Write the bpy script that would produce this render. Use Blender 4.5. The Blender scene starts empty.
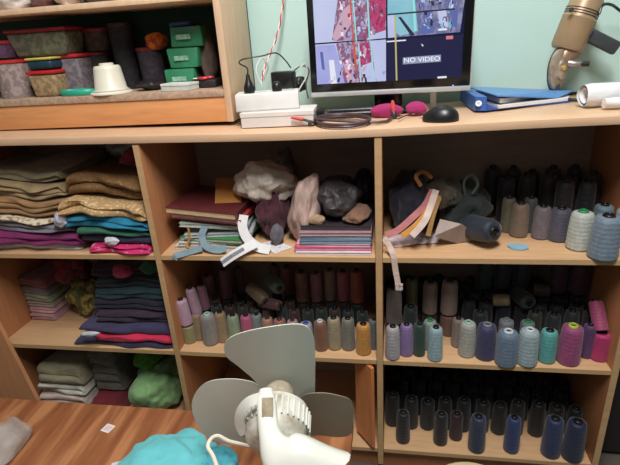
import bpy, bmesh, math, random
from mathutils import Vector, Matrix, noise, Quaternion
random.seed(7)
SC = bpy.context.scene
COL = SC.collection
PI = math.pi

# ------------------------------------------------------------------ camera geometry (solved from the shelf lines)
CP = Vector((1.2707, -1.1483, 1.2976)); YAW, PIT, ROL, F = 0.1801, 0.3894, -0.0671, 481.82
_f = Vector((-math.sin(YAW)*math.cos(PIT), math.cos(YAW)*math.cos(PIT), -math.sin(PIT)))
_r0 = Vector((math.cos(YAW), math.sin(YAW), 0)); _u0 = _r0.cross(_f)
CR = _r0*math.cos(ROL) + _u0*math.sin(ROL); CU = _u0*math.cos(ROL) - _r0*math.sin(ROL); CF = _f
def at(px, py, **k):
    """a measured point of the photograph turned into the place it stands on a known plane x=, y= or z="""
    d = CR*((px-310)/F) - CU*((py-232.5)/F) + CF
    a, v = list(k.items())[0]
    t = v if a == 'd' else (v - CP['xyz'.index(a)])/d['xyz'.index(a)]
    return CP + d*t
def scale_at(p): return F/((p-CP).dot(CF))          # pixels per metre there
def py_of(p):
    d = p-CP; return 232.5 - F*d.dot(CU)/d.dot(CF)

W = 0.62; T = 0.018; DEP = 0.357
S1, S2, S3, S4 = 1.09, 0.748, 0.422, 0.086          # tops of worktop and shelves

# ------------------------------------------------------------------ materials
def lin(c):
    return tuple((v/255/12.92 if v/255 <= .04045 else ((v/255+.055)/1.055)**2.4) for v in c)+(1,)
_mc = {}
def newmat(name):
    m = bpy.data.materials.new(name); m.use_nodes = True
    nt = m.node_tree; b = nt.nodes['Principled BSDF']
    return m, nt, b
def mix_noise(nt, b, c, amt, scale, stretch=(1,1,1), bump=0, detail=4, coords='Object', dist=.002):
    tc = nt.nodes.new('ShaderNodeTexCoord'); mp = nt.nodes.new('ShaderNodeMapping')
    mp.inputs['Scale'].default_value = stretch
    nt.links.new(tc.outputs[coords], mp.inputs[0])
    n = nt.nodes.new('ShaderNodeTexNoise'); n.inputs['Scale'].default_value = scale; n.inputs['Detail'].default_value = detail
    nt.links.new(mp.outputs[0], n.inputs['Vector'])
    r = nt.nodes.new('ShaderNodeValToRGB')
    c1 = lin(c); lo = tuple(v*(1-amt) for v in c1[:3])+(1,); hi = tuple(min(1, v*(1+amt)) for v in c1[:3])+(1,)
    r.color_ramp.elements[0].position = .3; r.color_ramp.elements[0].color = lo
    r.color_ramp.elements[1].position = .7; r.color_ramp.elements[1].color = hi
    nt.links.new(n.outputs['Fac'], r.inputs[0]); nt.links.new(r.outputs[0], b.inputs['Base Color'])
    if bump:
        bp = nt.nodes.new('ShaderNodeBump'); bp.inputs['Strength'].default_value = bump; bp.inputs['Distance'].default_value = dist
        nt.links.new(n.outputs['Fac'], bp.inputs['Height']); nt.links.new(bp.outputs[0], b.inputs['Normal'])
    return n, r, mp
def plain(c, rough=.5, amt=.08, scale=40, metal=0, alpha=1, emit=0, trans=0):
    k = ('p', c, rough, amt, scale, metal, alpha, emit, trans)
    if k in _mc: return _mc[k]
    m, nt, b = newmat('finish_%d_%d_%d' % c)
    mix_noise(nt, b, c, amt, scale)
    b.inputs['Roughness'].default_value = rough; b.inputs['Metallic'].default_value = metal
    b.inputs['Alpha'].default_value = alpha; b.inputs['Transmission Weight'].default_value = trans
    if emit:
        b.inputs['Emission Color'].default_value = lin(c); b.inputs['Emission Strength'].default_value = emit
        b.inputs['Base Color'].default_value = (0, 0, 0, 1)
        for l in list(nt.links):
            if l.to_socket == b.inputs['Base Color']: nt.links.remove(l)
    _mc[k] = m; return m
def cloth(c, amt=.25, scale=25, bump=.4, sheen=.2, rough=.85):
    k = ('c', c, amt, scale, bump, rough)
    if k in _mc: return _mc[k]
    m, nt, b = newmat('fabric_%d_%d_%d' % c)
    mix_noise(nt, b, c, amt, scale, (1, 1, 2.5), bump, 8, dist=.004)
    b.inputs['Roughness'].default_value = rough; b.inputs['Sheen Weight'].default_value = sheen
    _mc[k] = m; return m
def bagmat(c, rough=.45):
    k = ('b', c, rough)
    if k in _mc: return _mc[k]
    m, nt, b = newmat('crinkled_bag_%d_%d_%d' % c)
    n, r, mp = mix_noise(nt, b, c, .12, 16, (1, 1, .45), .9, 6, dist=.010); n.inputs['Distortion'].default_value = 1.5
    b.inputs['Roughness'].default_value = rough
    _mc[k] = m; return m
def pattern_cloth(c, c2, scale=60, th=.55):
    k = ('pc', c, c2, scale, th)
    if k in _mc: return _mc[k]
    m, nt, b = newmat('printed_fabric_%d_%d_%d' % c)
    tc = nt.nodes.new('ShaderNodeTexCoord'); n = nt.nodes.new('ShaderNodeTexNoise'); n.inputs['Scale'].default_value = scale
    nt.links.new(tc.outputs['Object'], n.inputs['Vector'])
    r = nt.nodes.new('ShaderNodeValToRGB'); e = r.color_ramp.elements
    e[0].position = th-.04; e[0].color = lin(c); e[1].position = th+.04; e[1].color = lin(c2)
    nt.links.new(n.outputs['Fac'], r.inputs[0]); nt.links.new(r.outputs[0], b.inputs['Base Color'])
    bp = nt.nodes.new('ShaderNodeBump'); bp.inputs['Strength'].default_value = .5; bp.inputs['Distance'].default_value = .004
    nt.links.new(n.outputs['Fac'], bp.inputs['Height']); nt.links.new(bp.outputs[0], b.inputs['Normal'])
    b.inputs['Roughness'].default_value = .8
    _mc[k] = m; return m
def wood(name, c, amt=.12, axis='x', rough=.45, scale=9, stripes=None):
    m, nt, b = newmat(name)
    st = {'x': (1, 9, 9), 'y': (9, 1, 9), 'z': (9, 9, 1)}[axis]
    n, r, mp = mix_noise(nt, b, c, amt, scale, st, .08, 6, dist=.001)
    if stripes:
        e = r.color_ramp.elements
        e[0].position = .35; e[0].color = lin(stripes[0]); e[1].position = .62; e[1].color = lin(stripes[1])
        k = e.new(.5); k.color = lin(c)
    b.inputs['Roughness'].default_value = rough
    b.inputs['Specular IOR Level'].default_value = .35
    return m
def thread(c):
    k = ('t', c)
    if k in _mc: return _mc[k]
    m, nt, b = newmat('wound_thread_%d_%d_%d' % c)
    n, r, mp = mix_noise(nt, b, c, .14, 4)
    tc = nt.nodes.new('ShaderNodeTexCoord')
    wv = nt.nodes.new('ShaderNodeTexWave'); wv.bands_direction = 'Z'; wv.inputs['Scale'].default_value = 3.1
    wv.inputs['Distortion'].default_value = 1.5; wv.inputs['Detail'].default_value = 1; wv.inputs['Detail Scale'].default_value = 1.0
    w2 = nt.nodes.new('ShaderNodeTexWave'); w2.bands_direction = 'Z'; w2.inputs['Scale'].default_value = 11; w2.inputs['Distortion'].default_value = 1
    nt.links.new(tc.outputs['Object'], wv.inputs['Vector']); nt.links.new(tc.outputs['Object'], w2.inputs['Vector'])
    mx = nt.nodes.new('ShaderNodeMath'); mx.operation = 'MULTIPLY_ADD'; mx.inputs[1].default_value = .35
    nt.links.new(w2.outputs['Fac'], mx.inputs[0]); nt.links.new(wv.outputs['Fac'], mx.inputs[2])
    bp = nt.nodes.new('ShaderNodeBump'); bp.inputs['Strength'].default_value = .28; bp.inputs['Distance'].default_value = .0018
    nt.links.new(mx.outputs[0], bp.inputs['Height']); nt.links.new(bp.outputs[0], b.inputs['Normal'])
    b.inputs['Roughness'].default_value = .6; b.inputs['Sheen Weight'].default_value = .2
    _mc[k] = m; return m

# ------------------------------------------------------------------ mesh helpers
WM = {}
def wm(o): return WM.get(o.name, Matrix.Identity(4))
def obj(name, bm, mat, parent=None, origin=None, smooth=True, local=False, mats=None, angle=40):
    """link one mesh; bm is in world coordinates unless local"""
    me = bpy.data.meshes.new(name)
    o = bpy.data.objects.new(name, me); COL.objects.link(o)
    if parent is not None:
        o.parent = parent; M = wm(parent)
        if not local: bm.transform(M.inverted())
        WM[o.name] = M.copy()
    else:
        if not local:
            if origin is None:
                xs = [v.co for v in bm.verts]
                origin = Vector(((min(v.x for v in xs)+max(v.x for v in xs))/2, (min(v.y for v in xs)+max(v.y for v in xs))/2, min(v.z for v in xs)))
            bm.transform(Matrix.Translation(-Vector(origin)))
            o.location = origin
            WM[o.name] = Matrix.Translation(Vector(origin))
        else: WM[o.name] = Matrix.Identity(4)
    bmesh.ops.recalc_face_normals(bm, faces=bm.faces)
    if smooth:
        for f in bm.faces: f.smooth = True
        for e in bm.edges:
            if len(e.link_faces) == 2 and e.calc_face_angle(0) > math.radians(angle): e.smooth = False
    bm.to_mesh(me); bm.free()
    for m in (mats or [mat]): me.materials.append(m)
    return o
def tag(o, label, cat, group=None, kind=None):
    o['label'] = label; o['category'] = cat
    if group: o['group'] = group
    if kind: o['kind'] = kind
    return o
def thing(name, label, cat, loc, rot=None, group=None, scale=None):
    o = bpy.data.objects.new(name, None); COL.objects.link(o)
    o.empty_display_size = .02
    M = Matrix.Translation(Vector(loc))
    if rot is not None: M = M @ (rot.to_4x4() if not isinstance(rot, (float, int)) else Matrix.Rotation(rot, 4, 'Z'))
    if scale is not None: M = M @ Matrix.Diagonal(Vector(scale)).to_4x4()
    o.matrix_world = M; WM[o.name] = M
    return tag(o, label, cat, group)
def struct(name, bm, mat, smooth=False, **k):
    o = obj(name, bm, mat, smooth=smooth, **k); o['kind'] = 'structure'; return o
def BM(): return bmesh.new()
def box(bm, x0, x1, y0, y1, z0, z1, bev=0, M=None, seg=2, mi=0):
    t = BM()
    bmesh.ops.create_cube(t, size=1)
    for v in t.verts:
        v.co = Vector(((x0+x1)/2+v.co.x*(x1-x0), (y0+y1)/2+v.co.y*(y1-y0), (z0+z1)/2+v.co.z*(z1-z0)))
    if bev: bmesh.ops.bevel(t, geom=t.edges[:], offset=bev, segments=seg, profile=.5, affect='EDGES')
    if M is not None: t.transform(M)
    for f in t.faces: f.material_index = mi
    add(bm, t); return bm
def add(bm, t):
    vm = {}
    for v in t.verts: vm[v] = bm.verts.new(v.co)
    for f in t.faces:
        try:
            nf = bm.faces.new([vm[v] for v in f.verts]); nf.material_index = f.material_index
        except ValueError: pass
    t.free()
def lathe(bm, prof, M=None, seg=24, mi=0, cap=True):
    rings = []
    for r, z in prof:
        ring = []
        for i in range(seg):
            a = 2*PI*i/seg; p = Vector((r*math.cos(a), r*math.sin(a), z))
            ring.append(bm.verts.new(M @ p if M is not None else p))
        rings.append(ring)
    for a, b in zip(rings, rings[1:]):
        for i in range(seg):
            f = bm.faces.new((a[i], a[(i+1) % seg], b[(i+1) % seg], b[i])); f.material_index = mi
    if cap:
        f = bm.faces.new(rings[0][::-1]); f.material_index = mi
        f = bm.faces.new(rings[-1]); f.material_index = mi
    return bm
def smooth_path(pts, n=6):
    pts = [Vector(p) for p in pts]
    if len(pts) < 3: return pts
    out = []
    P = [pts[0]*2-pts[1]]+pts+[pts[-1]*2-pts[-2]]
    for i in range(1, len(P)-2):
        for k in range(n):
            t = k/n; a, b, c, d = P[i-1:i+3]
            out.append(.5*((2*b)+(c-a)*t+(2*a-5*b+4*c-d)*t*t+(3*b-a-3*c+d)*t**3))
    out.append(pts[-1]); return out
def tube(bm, pts, r, seg=8, smooth=6, radii=None, flat=None, mi=0):
    path = smooth_path(pts, smooth); n = len(path)
    up = Vector((0, 0, 1)); rings = []
    t0 = (path[1]-path[0]).normalized()
    nrm = t0.cross(up) if abs(t0.dot(up)) < .95 else t0.cross(Vector((0, 1, 0)))
    nrm.normalize()
    for i, p in enumerate(path):
        t = (path[min(i+1, n-1)]-path[max(i-1, 0)])
        if t.length < 1e-9: t = t0
        t = t.normalized()
        nrm = (nrm - t*nrm.dot(t)).normalized(); bn = t.cross(nrm)
        rr = r if radii is None else radii[0]+(radii[1]-radii[0])*i/(n-1)
        ring = []
        for k in range(seg):
            a = 2*PI*k/seg
            ring.append(bm.verts.new(p + nrm*math.cos(a)*rr + bn*math.sin(a)*rr*(flat or 1)))
        rings.append(ring)
    for a, b in zip(rings, rings[1:]):
        for k in range(seg):
            f = bm.faces.new((a[k], a[(k+1) % seg], b[(k+1) % seg], b[k])); f.material_index = mi
    bm.faces.new(rings[0][::-1]).material_index = mi; bm.faces.new(rings[-1]).material_index = mi
    return bm
def ribbon(bm, pts, wdir, width, th=.0012, smooth=6):
    """flat strap along pts; wdir the width direction (one vector or one per point)"""
    path = smooth_path(pts, smooth); n = len(path)
    if wdir is None:
        wd = [(path[min(i+1, n-1)]-path[max(i-1, 0)]).cross(Vector((-.05, .78, -.6))) for i in range(n)]
        for i in range(1, n):
            if wd[i].dot(wd[i-1]) < 0: wd[i] = -wd[i]
    elif isinstance(wdir, (list,)):
        wd = smooth_path(wdir, smooth)
    else: wd = [Vector(wdir)]*n
    prev = None; rings = []
    for i, p in enumerate(path):
        t = (path[min(i+1, n-1)]-path[max(i-1, 0)]).normalized()
        w = wd[i].normalized(); w = (w-t*w.dot(t)); w = w.normalized() if w.length > 1e-4 else Vector((1, 0, 0))
        nn = t.cross(w).normalized()
        rings.append([bm.verts.new(p+w*width/2*a+nn*th/2*b) for a, b in ((-1, -1), (1, -1), (1, 1), (-1, 1))])
    for a, b in zip(rings, rings[1:]):
        for k in range(4): bm.faces.new((a[k], a[(k+1) % 4], b[(k+1) % 4], b[k]))
    bm.faces.new(rings[0][::-1]); bm.faces.new(rings[-1]); return bm
def fold_mesh(x0, x1, y0, y1, z0, z1, layers=3, seed=0, wav=.006, bulge=.006, arch=0, nx=26, slope=0, ragged=0):
    """a folded stack of cloth: rounded folds at the front, gently waving top"""
    bm = BM(); h = z1-z0; rings = []
    NF = max(10, layers*6)
    for i in range(nx+1):
        u = i/nx; x = x0+(x1-x0)*u
        e = min(u, 1-u)*(x1-x0)
        er = min(1, e/.012); er = math.sqrt(max(0, 1-(1-er)**2))
        ring = []
        def zt(z):   # height with arch and waviness
            a = arch*(1-(2*u-1)**2)+slope*(u-.5)
            k = (z-z0)/h
            nz = -abs(noise.noise(Vector((x*9+seed, seed*1.7, z*25))))*wav*1.6
            return z0+(z-z0)*(.45+.55*er)+ (a+nz)*k
        for j in range(NF+1):
            k = j/NF; z = z0+h*k
            ph = (k*layers) % 1
            b = math.sin(PI*ph)**.5 if 0 < ph < 1 else 0
            off = -bulge*b + .35*bulge + noise.noise(Vector((x*14+seed, k*layers*.9, seed)))*(bulge*1.1+ragged)
            rd = h*.12 if k > .9 else 0
            ring.append(Vector((x, y0+off+(1-er)*.008+(.004 if j in (0, NF) else 0), zt(z))))
        for j in range(1, 9):
            k = j/9; y = y0+(y1-y0)*k
            ring.append(Vector((x, y, zt(z1)-abs(noise.noise(Vector((x*11+seed, y*11, seed*3))))*wav)))
        ring.append(Vector((x, y1, zt(z1)))); ring.append(Vector((x, y1, z0)))
        ring.append(Vector((x, (y0+y1)/2, z0)))
        for v in ring: v.z = max(v.z, z0)
        rings.append([bm.verts.new(v) for v in ring])
    n = len(rings[0])
    for a, b in zip(rings, rings[1:]):
        for k in range(n): bm.faces.new((a[k], a[(k+1) % n], b[(k+1) % n], b[k]))
    bm.faces.new(rings[0][::-1]); bm.faces.new(rings[-1])
    return bm
def crumple(c, s, seed=0, amp=.25, sub=5, rot=0, freq=2.0, floor=None, tilt=None, ridge=.5):
    """a crumpled bag or bunched cloth: ball pushed about by folds, flattened where it rests"""
    bm = BM(); bmesh.ops.create_icosphere(bm, subdivisions=sub, radius=1)
    S = Vector((seed*3.1, seed*7.7, seed*1.3))
    for v in bm.verts:
        d = v.co.normalized()
        w_ = noise.noise_vector(d*freq*.9+S)*.45
        n1 = noise.noise(d*freq*.8+S)
        st = Vector((d.x*1.6, d.y*1.6, d.z*.7))+w_
        n2 = 1-abs(noise.noise(st*freq*1.3+S*2))*2.4; n3 = 1-abs(noise.noise(st*freq*3.1+S))*2.2
        k = 1+amp*(n1*1.1+ridge*(n2-.5)+.30*(n3-.5))
        v.co = d*k
    for _ in range(3): bmesh.ops.smooth_vert(bm, verts=bm.verts[:], factor=.5, use_axis_x=True, use_axis_y=True, use_axis_z=True)
    M = Matrix.Rotation(rot, 4, 'Z')
    if tilt: M = M @ Matrix.Rotation(tilt, 4, 'Y')
    for v in bm.verts:
        v.co = M @ Vector((v.co.x*s[0], v.co.y*s[1], v.co.z*s[2])) + Vector(c)
        if floor is not None and v.co.z < floor: v.co.z = floor + (0 if v.co.z < floor-.01 else .0005)
    return bm
def warp(bm, base, amp=.014, seed=0, sx=6):
    """one shared slump for a whole pile, so that the layers undulate together"""
    for v in bm.verts:
        k = max(0, (v.co.z-base))/.15
        v.co.z += min(k, 1.3)*amp*(noise.noise(Vector((v.co.x*sx+seed, v.co.y*4, seed)))*1.6-.15)
        v.co.y += .012*noise.noise(Vector((v.co.x*8+seed, seed, v.co.z*22)))*(1 if v.co.y < .2 else 0)
    return bm
def frame_to(p, q):
    """matrix placing the local z axis from p to q"""
    d = Vector(q)-Vector(p); rt = d.to_track_quat('Z', 'Y').to_matrix().to_4x4()
    return Matrix.Translation(Vector(p)) @ rt
def text_bm(s, size, extrude=.0003):
    cu = bpy.data.curves.new('t', 'FONT'); cu.body = s; cu.size = size; cu.extrude = extrude
    cu.align_x = 'CENTER'; cu.align_y = 'CENTER'
    o = bpy.data.objects.new('t', cu); COL.objects.link(o)
    dg = bpy.context.evaluated_depsgraph_get(); me = bpy.data.meshes.new_from_object(o.evaluated_get(dg))
    bm = BM(); bm.from_mesh(me); bpy.data.objects.remove(o); bpy.data.curves.remove(cu); bpy.data.meshes.remove(me)
    return bm

# ================================================================== ROOM
wall_m, nt, b = newmat('turquoise_plaster')
mix_noise(nt, b, (184, 214, 208), .06, 3, (1, 1, 1), .25, 8, dist=.003); b.inputs['Roughness'].default_value = .6
floor_m, nt, b = newmat('grey_cement_floor')
mix_noise(nt, b, (95, 88, 80), .15, 6); b.inputs['Roughness'].default_value = .7
ceil_m = plain((205, 205, 198), .9, .04, 3)
bm = BM(); box(bm, -1.4, 3.4, .375, .455, -.0, 2.75); struct('wall_back', bm, wall_m)
bm = BM(); box(bm, -1.48, -1.4, -2.6, .455, -.0, 2.75); struct('wall_left', bm, wall_m)
bm = BM(); box(bm, 3.4, 3.48, -2.6, .455, -.0, 2.75); struct('wall_right', bm, wall_m)
bm = BM(); box(bm, -1.48, 3.48, -2.6, .455, -.08, 0); struct('floor', bm, floor_m)
bm = BM(); box(bm, -1.48, 3.48, -2.6, .455, 2.75, 2.83); struct('ceiling', bm, ceil_m)

# ================================================================== SHELF UNIT
top_m = wood('pale_beech_worktop', (212, 176, 144), .07, 'x', .35)
beech = wood('beech_laminate', (206, 166, 126), .09, 'x', .5)
side_m = wood('shade_toned_side_laminate', (176, 118, 80), .10, 'z', .5)  # darker than the shelves: compartment darkness is put into the side colour
edge_m = wood('beech_edge_band', (196, 160, 118), .08, 'x', .5)
back_m = wood('brown_grey_backboard', (160, 144, 132), .08, 'x', .7)
def sag(x):
    pts = [(-.8, 0), (0, 0.003), (.5, -.003), (1.0, -.009), (1.24, -.007), (1.6, .002), (1.9, .006), (2.2, .006)]
    for (a, u), (b_, v) in zip(pts, pts[1:]):
        if a <= x <= b_: return u+(v-u)*(x-a)/(b_-a)
    return 0
X0, X3 = -W, 3*W
unit = thing('shelf_unit', 'long beech laminate shelving unit with open compartments below the turquoise wall', 'shelf', (.62, DEP/2, 0))
bm = BM(); box(bm, X0-.03, X3+.5, -.004, DEP, S1-T-.001, S1, .0015)
geom = bmesh.ops.bisect_plane
for k in range(1, 30):
    x = X0+(X3+.5-X0)*k/30
    bmesh.ops.bisect_plane(bm, geom=bm.verts[:]+bm.edges[:]+bm.faces[:], plane_co=(x, 0, 0), plane_no=(1, 0, 0))
for v in bm.verts: v.co.z += sag(v.co.x)
wt = obj('worktop', bm, top_m, unit)
for i, x in enumerate((X0, 0, W, 2*W, 3*W)):
    bm = BM(); box(bm, x-T/2, x+T/2, 0, DEP, .02, S1-T-.010, .0012); d_ = obj('divider', bm, side_m, unit)
    bm = BM(); box(bm, x-T/2+.0008, x+T/2-.0008, -.0008, .0006, .02, S1-T-.010); obj('edge_band', bm, edge_m, d_)
for i in range(4):
    xa, xb = X0+i*W+T/2+.0005, X0+(i+1)*W-T/2-.0005
    for z in (S2, S3, S4):
        bm = BM(); box(bm, xa, xb, .0005, DEP-.001, z-.0145, z, .0012); s_ = obj('shelf', bm, beech, unit)
        bm = BM(); box(bm, xa, xb, -.0008, .0012, z-.0140, z-.0005); obj('edge_band', bm, edge_m, s_)
bm = BM(); box(bm, X0, X3, DEP, DEP+.01, .02, S1-T-.012); obj('back_panel', bm, back_m, unit)
dk_ = plain((38, 30, 30), .9, .2, 6)
bm = BM(); box(bm, X3+T/2+.001, X3+.5, .12, DEP, .02, S1-T-.012); obj('side_shade_block', bm, dk_, unit)  # solid dark block standing in for the shaded space beside the unit
bm = BM(); box(bm, X0, X3, .02, .035, 0, .07); obj('plinth', bm, side_m, unit)

# ================================================================== HUTCH on the worktop
HX = .855; HY = .11; HS = 1.178; HU = at(60, 8, y=HY).z
hut_wood = wood('hutch_beech', (222, 188, 156), .08, 'z', .5)
apron_m = wood('orange_apron_wood', (214, 150, 98), .10, 'x', .5)
grit_m, nt, b = newmat('worn_shelf_edge'); mix_noise(nt, b, (176, 148, 126), .25, 120, detail=8); b.inputs['Roughness'].default_value = .8
green_m = plain((44, 74, 62), .8, .15, 8)
hut = thing('wall_cabinet', 'open wooden cabinet standing on the left of the worktop, full of plastic boxes', 'cabinet', (.3, .23, 1.09))
zb = S1+.0045
bm = BM(); box(bm, HX-T, HX, HY, DEP, zb, 1.80, .0012); obj('side_panel', bm, hut_wood, hut)
bm = BM(); box(bm, -.3, -.3+T, HY, DEP, zb, 1.80, .0012); obj('side_panel', bm, hut_wood, hut)
bm = BM(); box(bm, -.3+T, HX-T, HY+.004, HY+.02, zb, HS-T, .001); obj('apron', bm, apron_m, hut)
bm = BM(); box(bm, -.3+T, HX-T, HY, DEP-.01, HS-T+.0005, HS, .001); s_ = obj('shelf', bm, grit_m, hut)
bm = BM(); box(bm, -.3+T, HX-T, HY, DEP-.01, HU-.007, HU+.007, .001); s_ = obj('shelf', bm, hut_wood, hut)
bm = BM(); box(bm, -.3+T, HX-T, HY, DEP-.01, 1.60, 1.618, .001); s_ = obj('shelf', bm, hut_wood, hut)
bm = BM(); box(bm, -.3, HX, DEP-.008, DEP+.002, zb, 1.80); obj('back_panel', bm, green_m, hut)

# ================================================================== FURNITURE BELOW
desk_m = wood('red_brown_desk_wood', (160, 102, 68), .2, 'y', .32, 3.2, stripes=((138, 82, 54), (190, 130, 90)))
DZ = .45
desk = thing('desk', 'red-brown wood grain desk in front of the shelving, under the fan', 'desk', (.3, -.7, 0))
bm = BM(); box(bm, -.6, 1.185, -1.35, -.27, DZ-.02, DZ, .002); obj('desktop', bm, desk_m, desk)
for x in (-.56, 1.14):
    for y in (-1.31, -.31):
        bm = BM(); box(bm, x-.02, x+.02, y-.02, y+.02, 0, DZ-.02, .002); obj('leg', bm, desk_m, desk)
bm = BM(); box(bm, -.54, 1.12, -.32, -.30, DZ-.12, DZ-.02); obj('rail', bm, desk_m, desk)

board_m = wood('orange_loose_board', (208, 128, 78), .14, 'z', .4)
bm = BM(); x_ = 1.2195
M = Matrix.Translation((x_, -.012, 0)) @ Matrix.Rotation(math.radians(38), 4, 'Z')
box(bm, -.0055, .0055, 0, .085, .1015, .402, .001, M)
for v in bm.verts: pass
tag(obj('plank', bm, board_m, smooth=False), 'orange wooden plank standing upright against the divider, right of the fan', 'plank')
# sloping board at the left
pa, pb, pc, pd = at(-60, 230, y=-.03), at(7, 343, y=-.03), at(42, 412, y=-.03), at(-90, 412, y=-.03)
bm = BM()
vs = [bm.verts.new(p) for p in (at(-40, 250, y=-.02), at(7, 343, y=-.02), at(52, 430, y=-.02), at(-130, 430, y=-.02))]
f = bm.faces.new(vs); r = bmesh.ops.extrude_face_region(bm, geom=[f])
for v in r['geom']:
    if isinstance(v, bmesh.types.BMVert): v.co.y += .014
tag(obj('side_board', bm, wood('plain_orange_board', (206, 146, 104), .08, 'z', .5), smooth=False), 'plain beech board with sloping edge at the left, between desk and shelves', 'board')

# ================================================================== THREAD SPOOLS
core_cols = {'black': (22, 20, 22), 'green': (40, 130, 84), 'white': (200, 205, 210), 'blue': (70, 90, 160), 'lime': (170, 190, 60), 'grey': (120, 125, 130), 'mint': (150, 190, 175), 'brown': (60, 40, 32)}
hole_m = plain((12, 11, 12), .8)
PROFS = [
    [(.90, .012), (.985, .03), (1, .08), (.985, .35), (.95, .60), (.91, .78), (.865, .87), (.80, .925), (.62, .95), (.42, .952)],
    [(.92, .012), (.99, .03), (1, .08), (.995, .4), (.97, .7), (.94, .85), (.87, .915), (.68, .94), (.42, .942)],
    [(.88, .012), (1, .04), (1.0, .10), (.96, .35), (.90, .60), (.84, .80), (.77, .90), (.6, .935), (.40, .938)]]
def spool_meshes(k):
    prof = []
    P = PROFS[k]
    for (r0, z0), (r1, z1) in zip(P, P[1:]):
        n = max(1, int((z1-z0)/.05))
        for i in range(n): t = i/n; prof.append((r0+(r1-r0)*t, z0+(z1-z0)*t))
    prof.append(P[-1])
    prof = [(r*(1+.006*math.sin(z*60+k)) if .04 < z < .86 else r, z) for r, z in prof]
    bm = BM(); lathe(bm, prof, seg=28)
    a = bpy.data.meshes.new('thread_winding'); 
    for f in bm.faces: f.smooth = True
    bm.normal_update(); bm.to_mesh(a); bm.free(); a.materials.append(thread((120, 120, 120)))
    bm = BM()
    lathe(bm, [(.24, .0), (.86, .0), (.88, .010), (.84, .02), (.3, .02), (.32, .90), (.42, .92), (.43, .965), (.40, .985), (.34, 1.0), (.27, 1.0), (.24, .985), (.24, .0)], seg=24, cap=False)
    bmesh.ops.remove_doubles(bm, verts=bm.verts[:], dist=1e-5)
    c = bpy.data.meshes.new('spool_core')
    for f in bm.faces: f.smooth = True
    bmesh.ops.recalc_face_normals(bm, faces=bm.faces); bm.to_mesh(c); bm.free(); c.materials.append(hole_m)
    bm = BM(); lathe(bm, [(.001, .955), (.235, .955), (.235, .96), (.001, .96)], seg=20)  # near-black disc stands in for the shade down the core
    h = bpy.data.meshes.new('spool_hole_shade'); bm.to_mesh(h); bm.free(); h.materials.append(hole_m)
    return a, c, h
SM = [spool_meshes(k) for k in range(3)]
proto = {}
def spool(loc, r, h, col, core='black', kind=0, label='', group=None, rot=None):
    t = thing('thread_spool', label, 'thread spool', loc, rot, group, (r, r, h))
    names = ('thread', 'core', 'core_hole_shade')
    g_ = sum(col)/3; col = tuple(int((v*.84+g_*.16)*.88) for v in col)
    ms = (thread(col), plain(core_cols[core], .4), hole_m)
    if kind not in proto:
        proto[kind] = [bpy.data.objects.new(n, me) for n, me in zip(names, SM[kind])]
    par = None
    for i, src in enumerate(proto[kind]):
        c = src.copy(); COL.objects.link(c); c.parent = t if i < 2 else par
        c.material_slots[0].link = 'OBJECT'; c.material_slots[0].material = ms[i]
        if i == 1: par = c
    return t
def px_spool(cx, yb, yt, w, z, col, core='black', kind=0, label='', group=None, gain=1.0):
    P = at(cx, yb, z=z); r = w/2/scale_at(P)
    c = P+Vector((0, r*.80, 0)); c.z = z
    lo, hi = .02, .4
    for _ in range(30):
        m = (lo+hi)/2
        if py_of(Vector((c.x, c.y, z+m))) > yt: lo = m
        else: hi = m
    h = (lo+hi)/2
    RSV.append((c.x, c.y, r, z, h))
    return spool((c.x, c.y, z+.0003), r, h, col, core, kind, label, group, rot=random.uniform(0, 6)), c, r, h
RSV = []
def clear(x, y, r, z):
    return all((x-a)**2+(y-b)**2 > (r+c+.001)**2 for a, b, c, zz, h in RSV if abs(zz-z) < .05)

G1 = 'thread spools standing in the top right compartment'
for (cx, yb, yt, w, col, core, kd, lb) in [
    (519.6, 238, 202, 17.5, (140, 118, 98), 'black', 0, 'tan beige thread spool, leftmost of the front row in the top right compartment'),
    (541.5, 240, 205, 17, (128, 116, 126), 'black', 0, 'mauve grey thread spool between the tan and slate spools, top right compartment'),
    (560, 242.7, 207, 20, (86, 86, 106), 'black', 0, 'dark slate thread spool left of the white spool with a green top'),
    (581, 251.7, 210, 23.6, (196, 202, 196), 'green', 0, 'white thread spool with bright green core top in the top right compartment'),
    (606, 262, 214, 28, (122, 144, 166), 'black', 0, 'large blue-grey thread spool at the front right shelf edge, beside the white one'),
    (601.5, 243, 203, 18, (110, 142, 158), 'black', 1, 'steel blue thread spool just behind the large blue-grey spool'),
    (624, 248, 207, 19, (165, 180, 182), 'green', 1, 'pale grey thread spool cut by the right edge of the picture, top right compartment'),
    (507.5, 233, 196, 13, (116, 112, 88), 'black', 1, 'narrow olive thread spool behind the tan one, top right compartment'),
    (529, 233, 196, 13, (96, 96, 92), 'black', 1, 'narrow grey thread spool behind, between the tan and mauve spools')]:
    px_spool(cx, yb, yt, w, S2, col, core, kd, lb, G1)
G1b = 'unlit thread spools in the back of the top right compartment'
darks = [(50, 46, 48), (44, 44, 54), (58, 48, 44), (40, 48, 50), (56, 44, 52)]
def fill(z, x0, x1, ys, step, r, h, cols, label, group, jit=.004, hv=.008, core='black'):
    for j, y in enumerate(ys):
        x = x0+(j % 2)*step/2
        while x < x1:
            xx = x+random.uniform(-jit, jit); yy = y+random.uniform(-jit, jit)
            if clear(xx, yy, r, z):
                c = random.choice(cols)
                hh = h+random.uniform(-hv, hv); RSV.append((xx, yy, r, z, hh))
                spool((xx, yy, z+.0003), r, hh, c, core, random.choice((0, 1, 1)), label, group, rot=random.uniform(0, 6))
            x += step
fill(S2, 1.57, 1.83, (.19, .25, .31), .056, .0235, .150, darks, 'dark thread spool in the unlit rear rows of the top right compartment', G1b)

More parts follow.
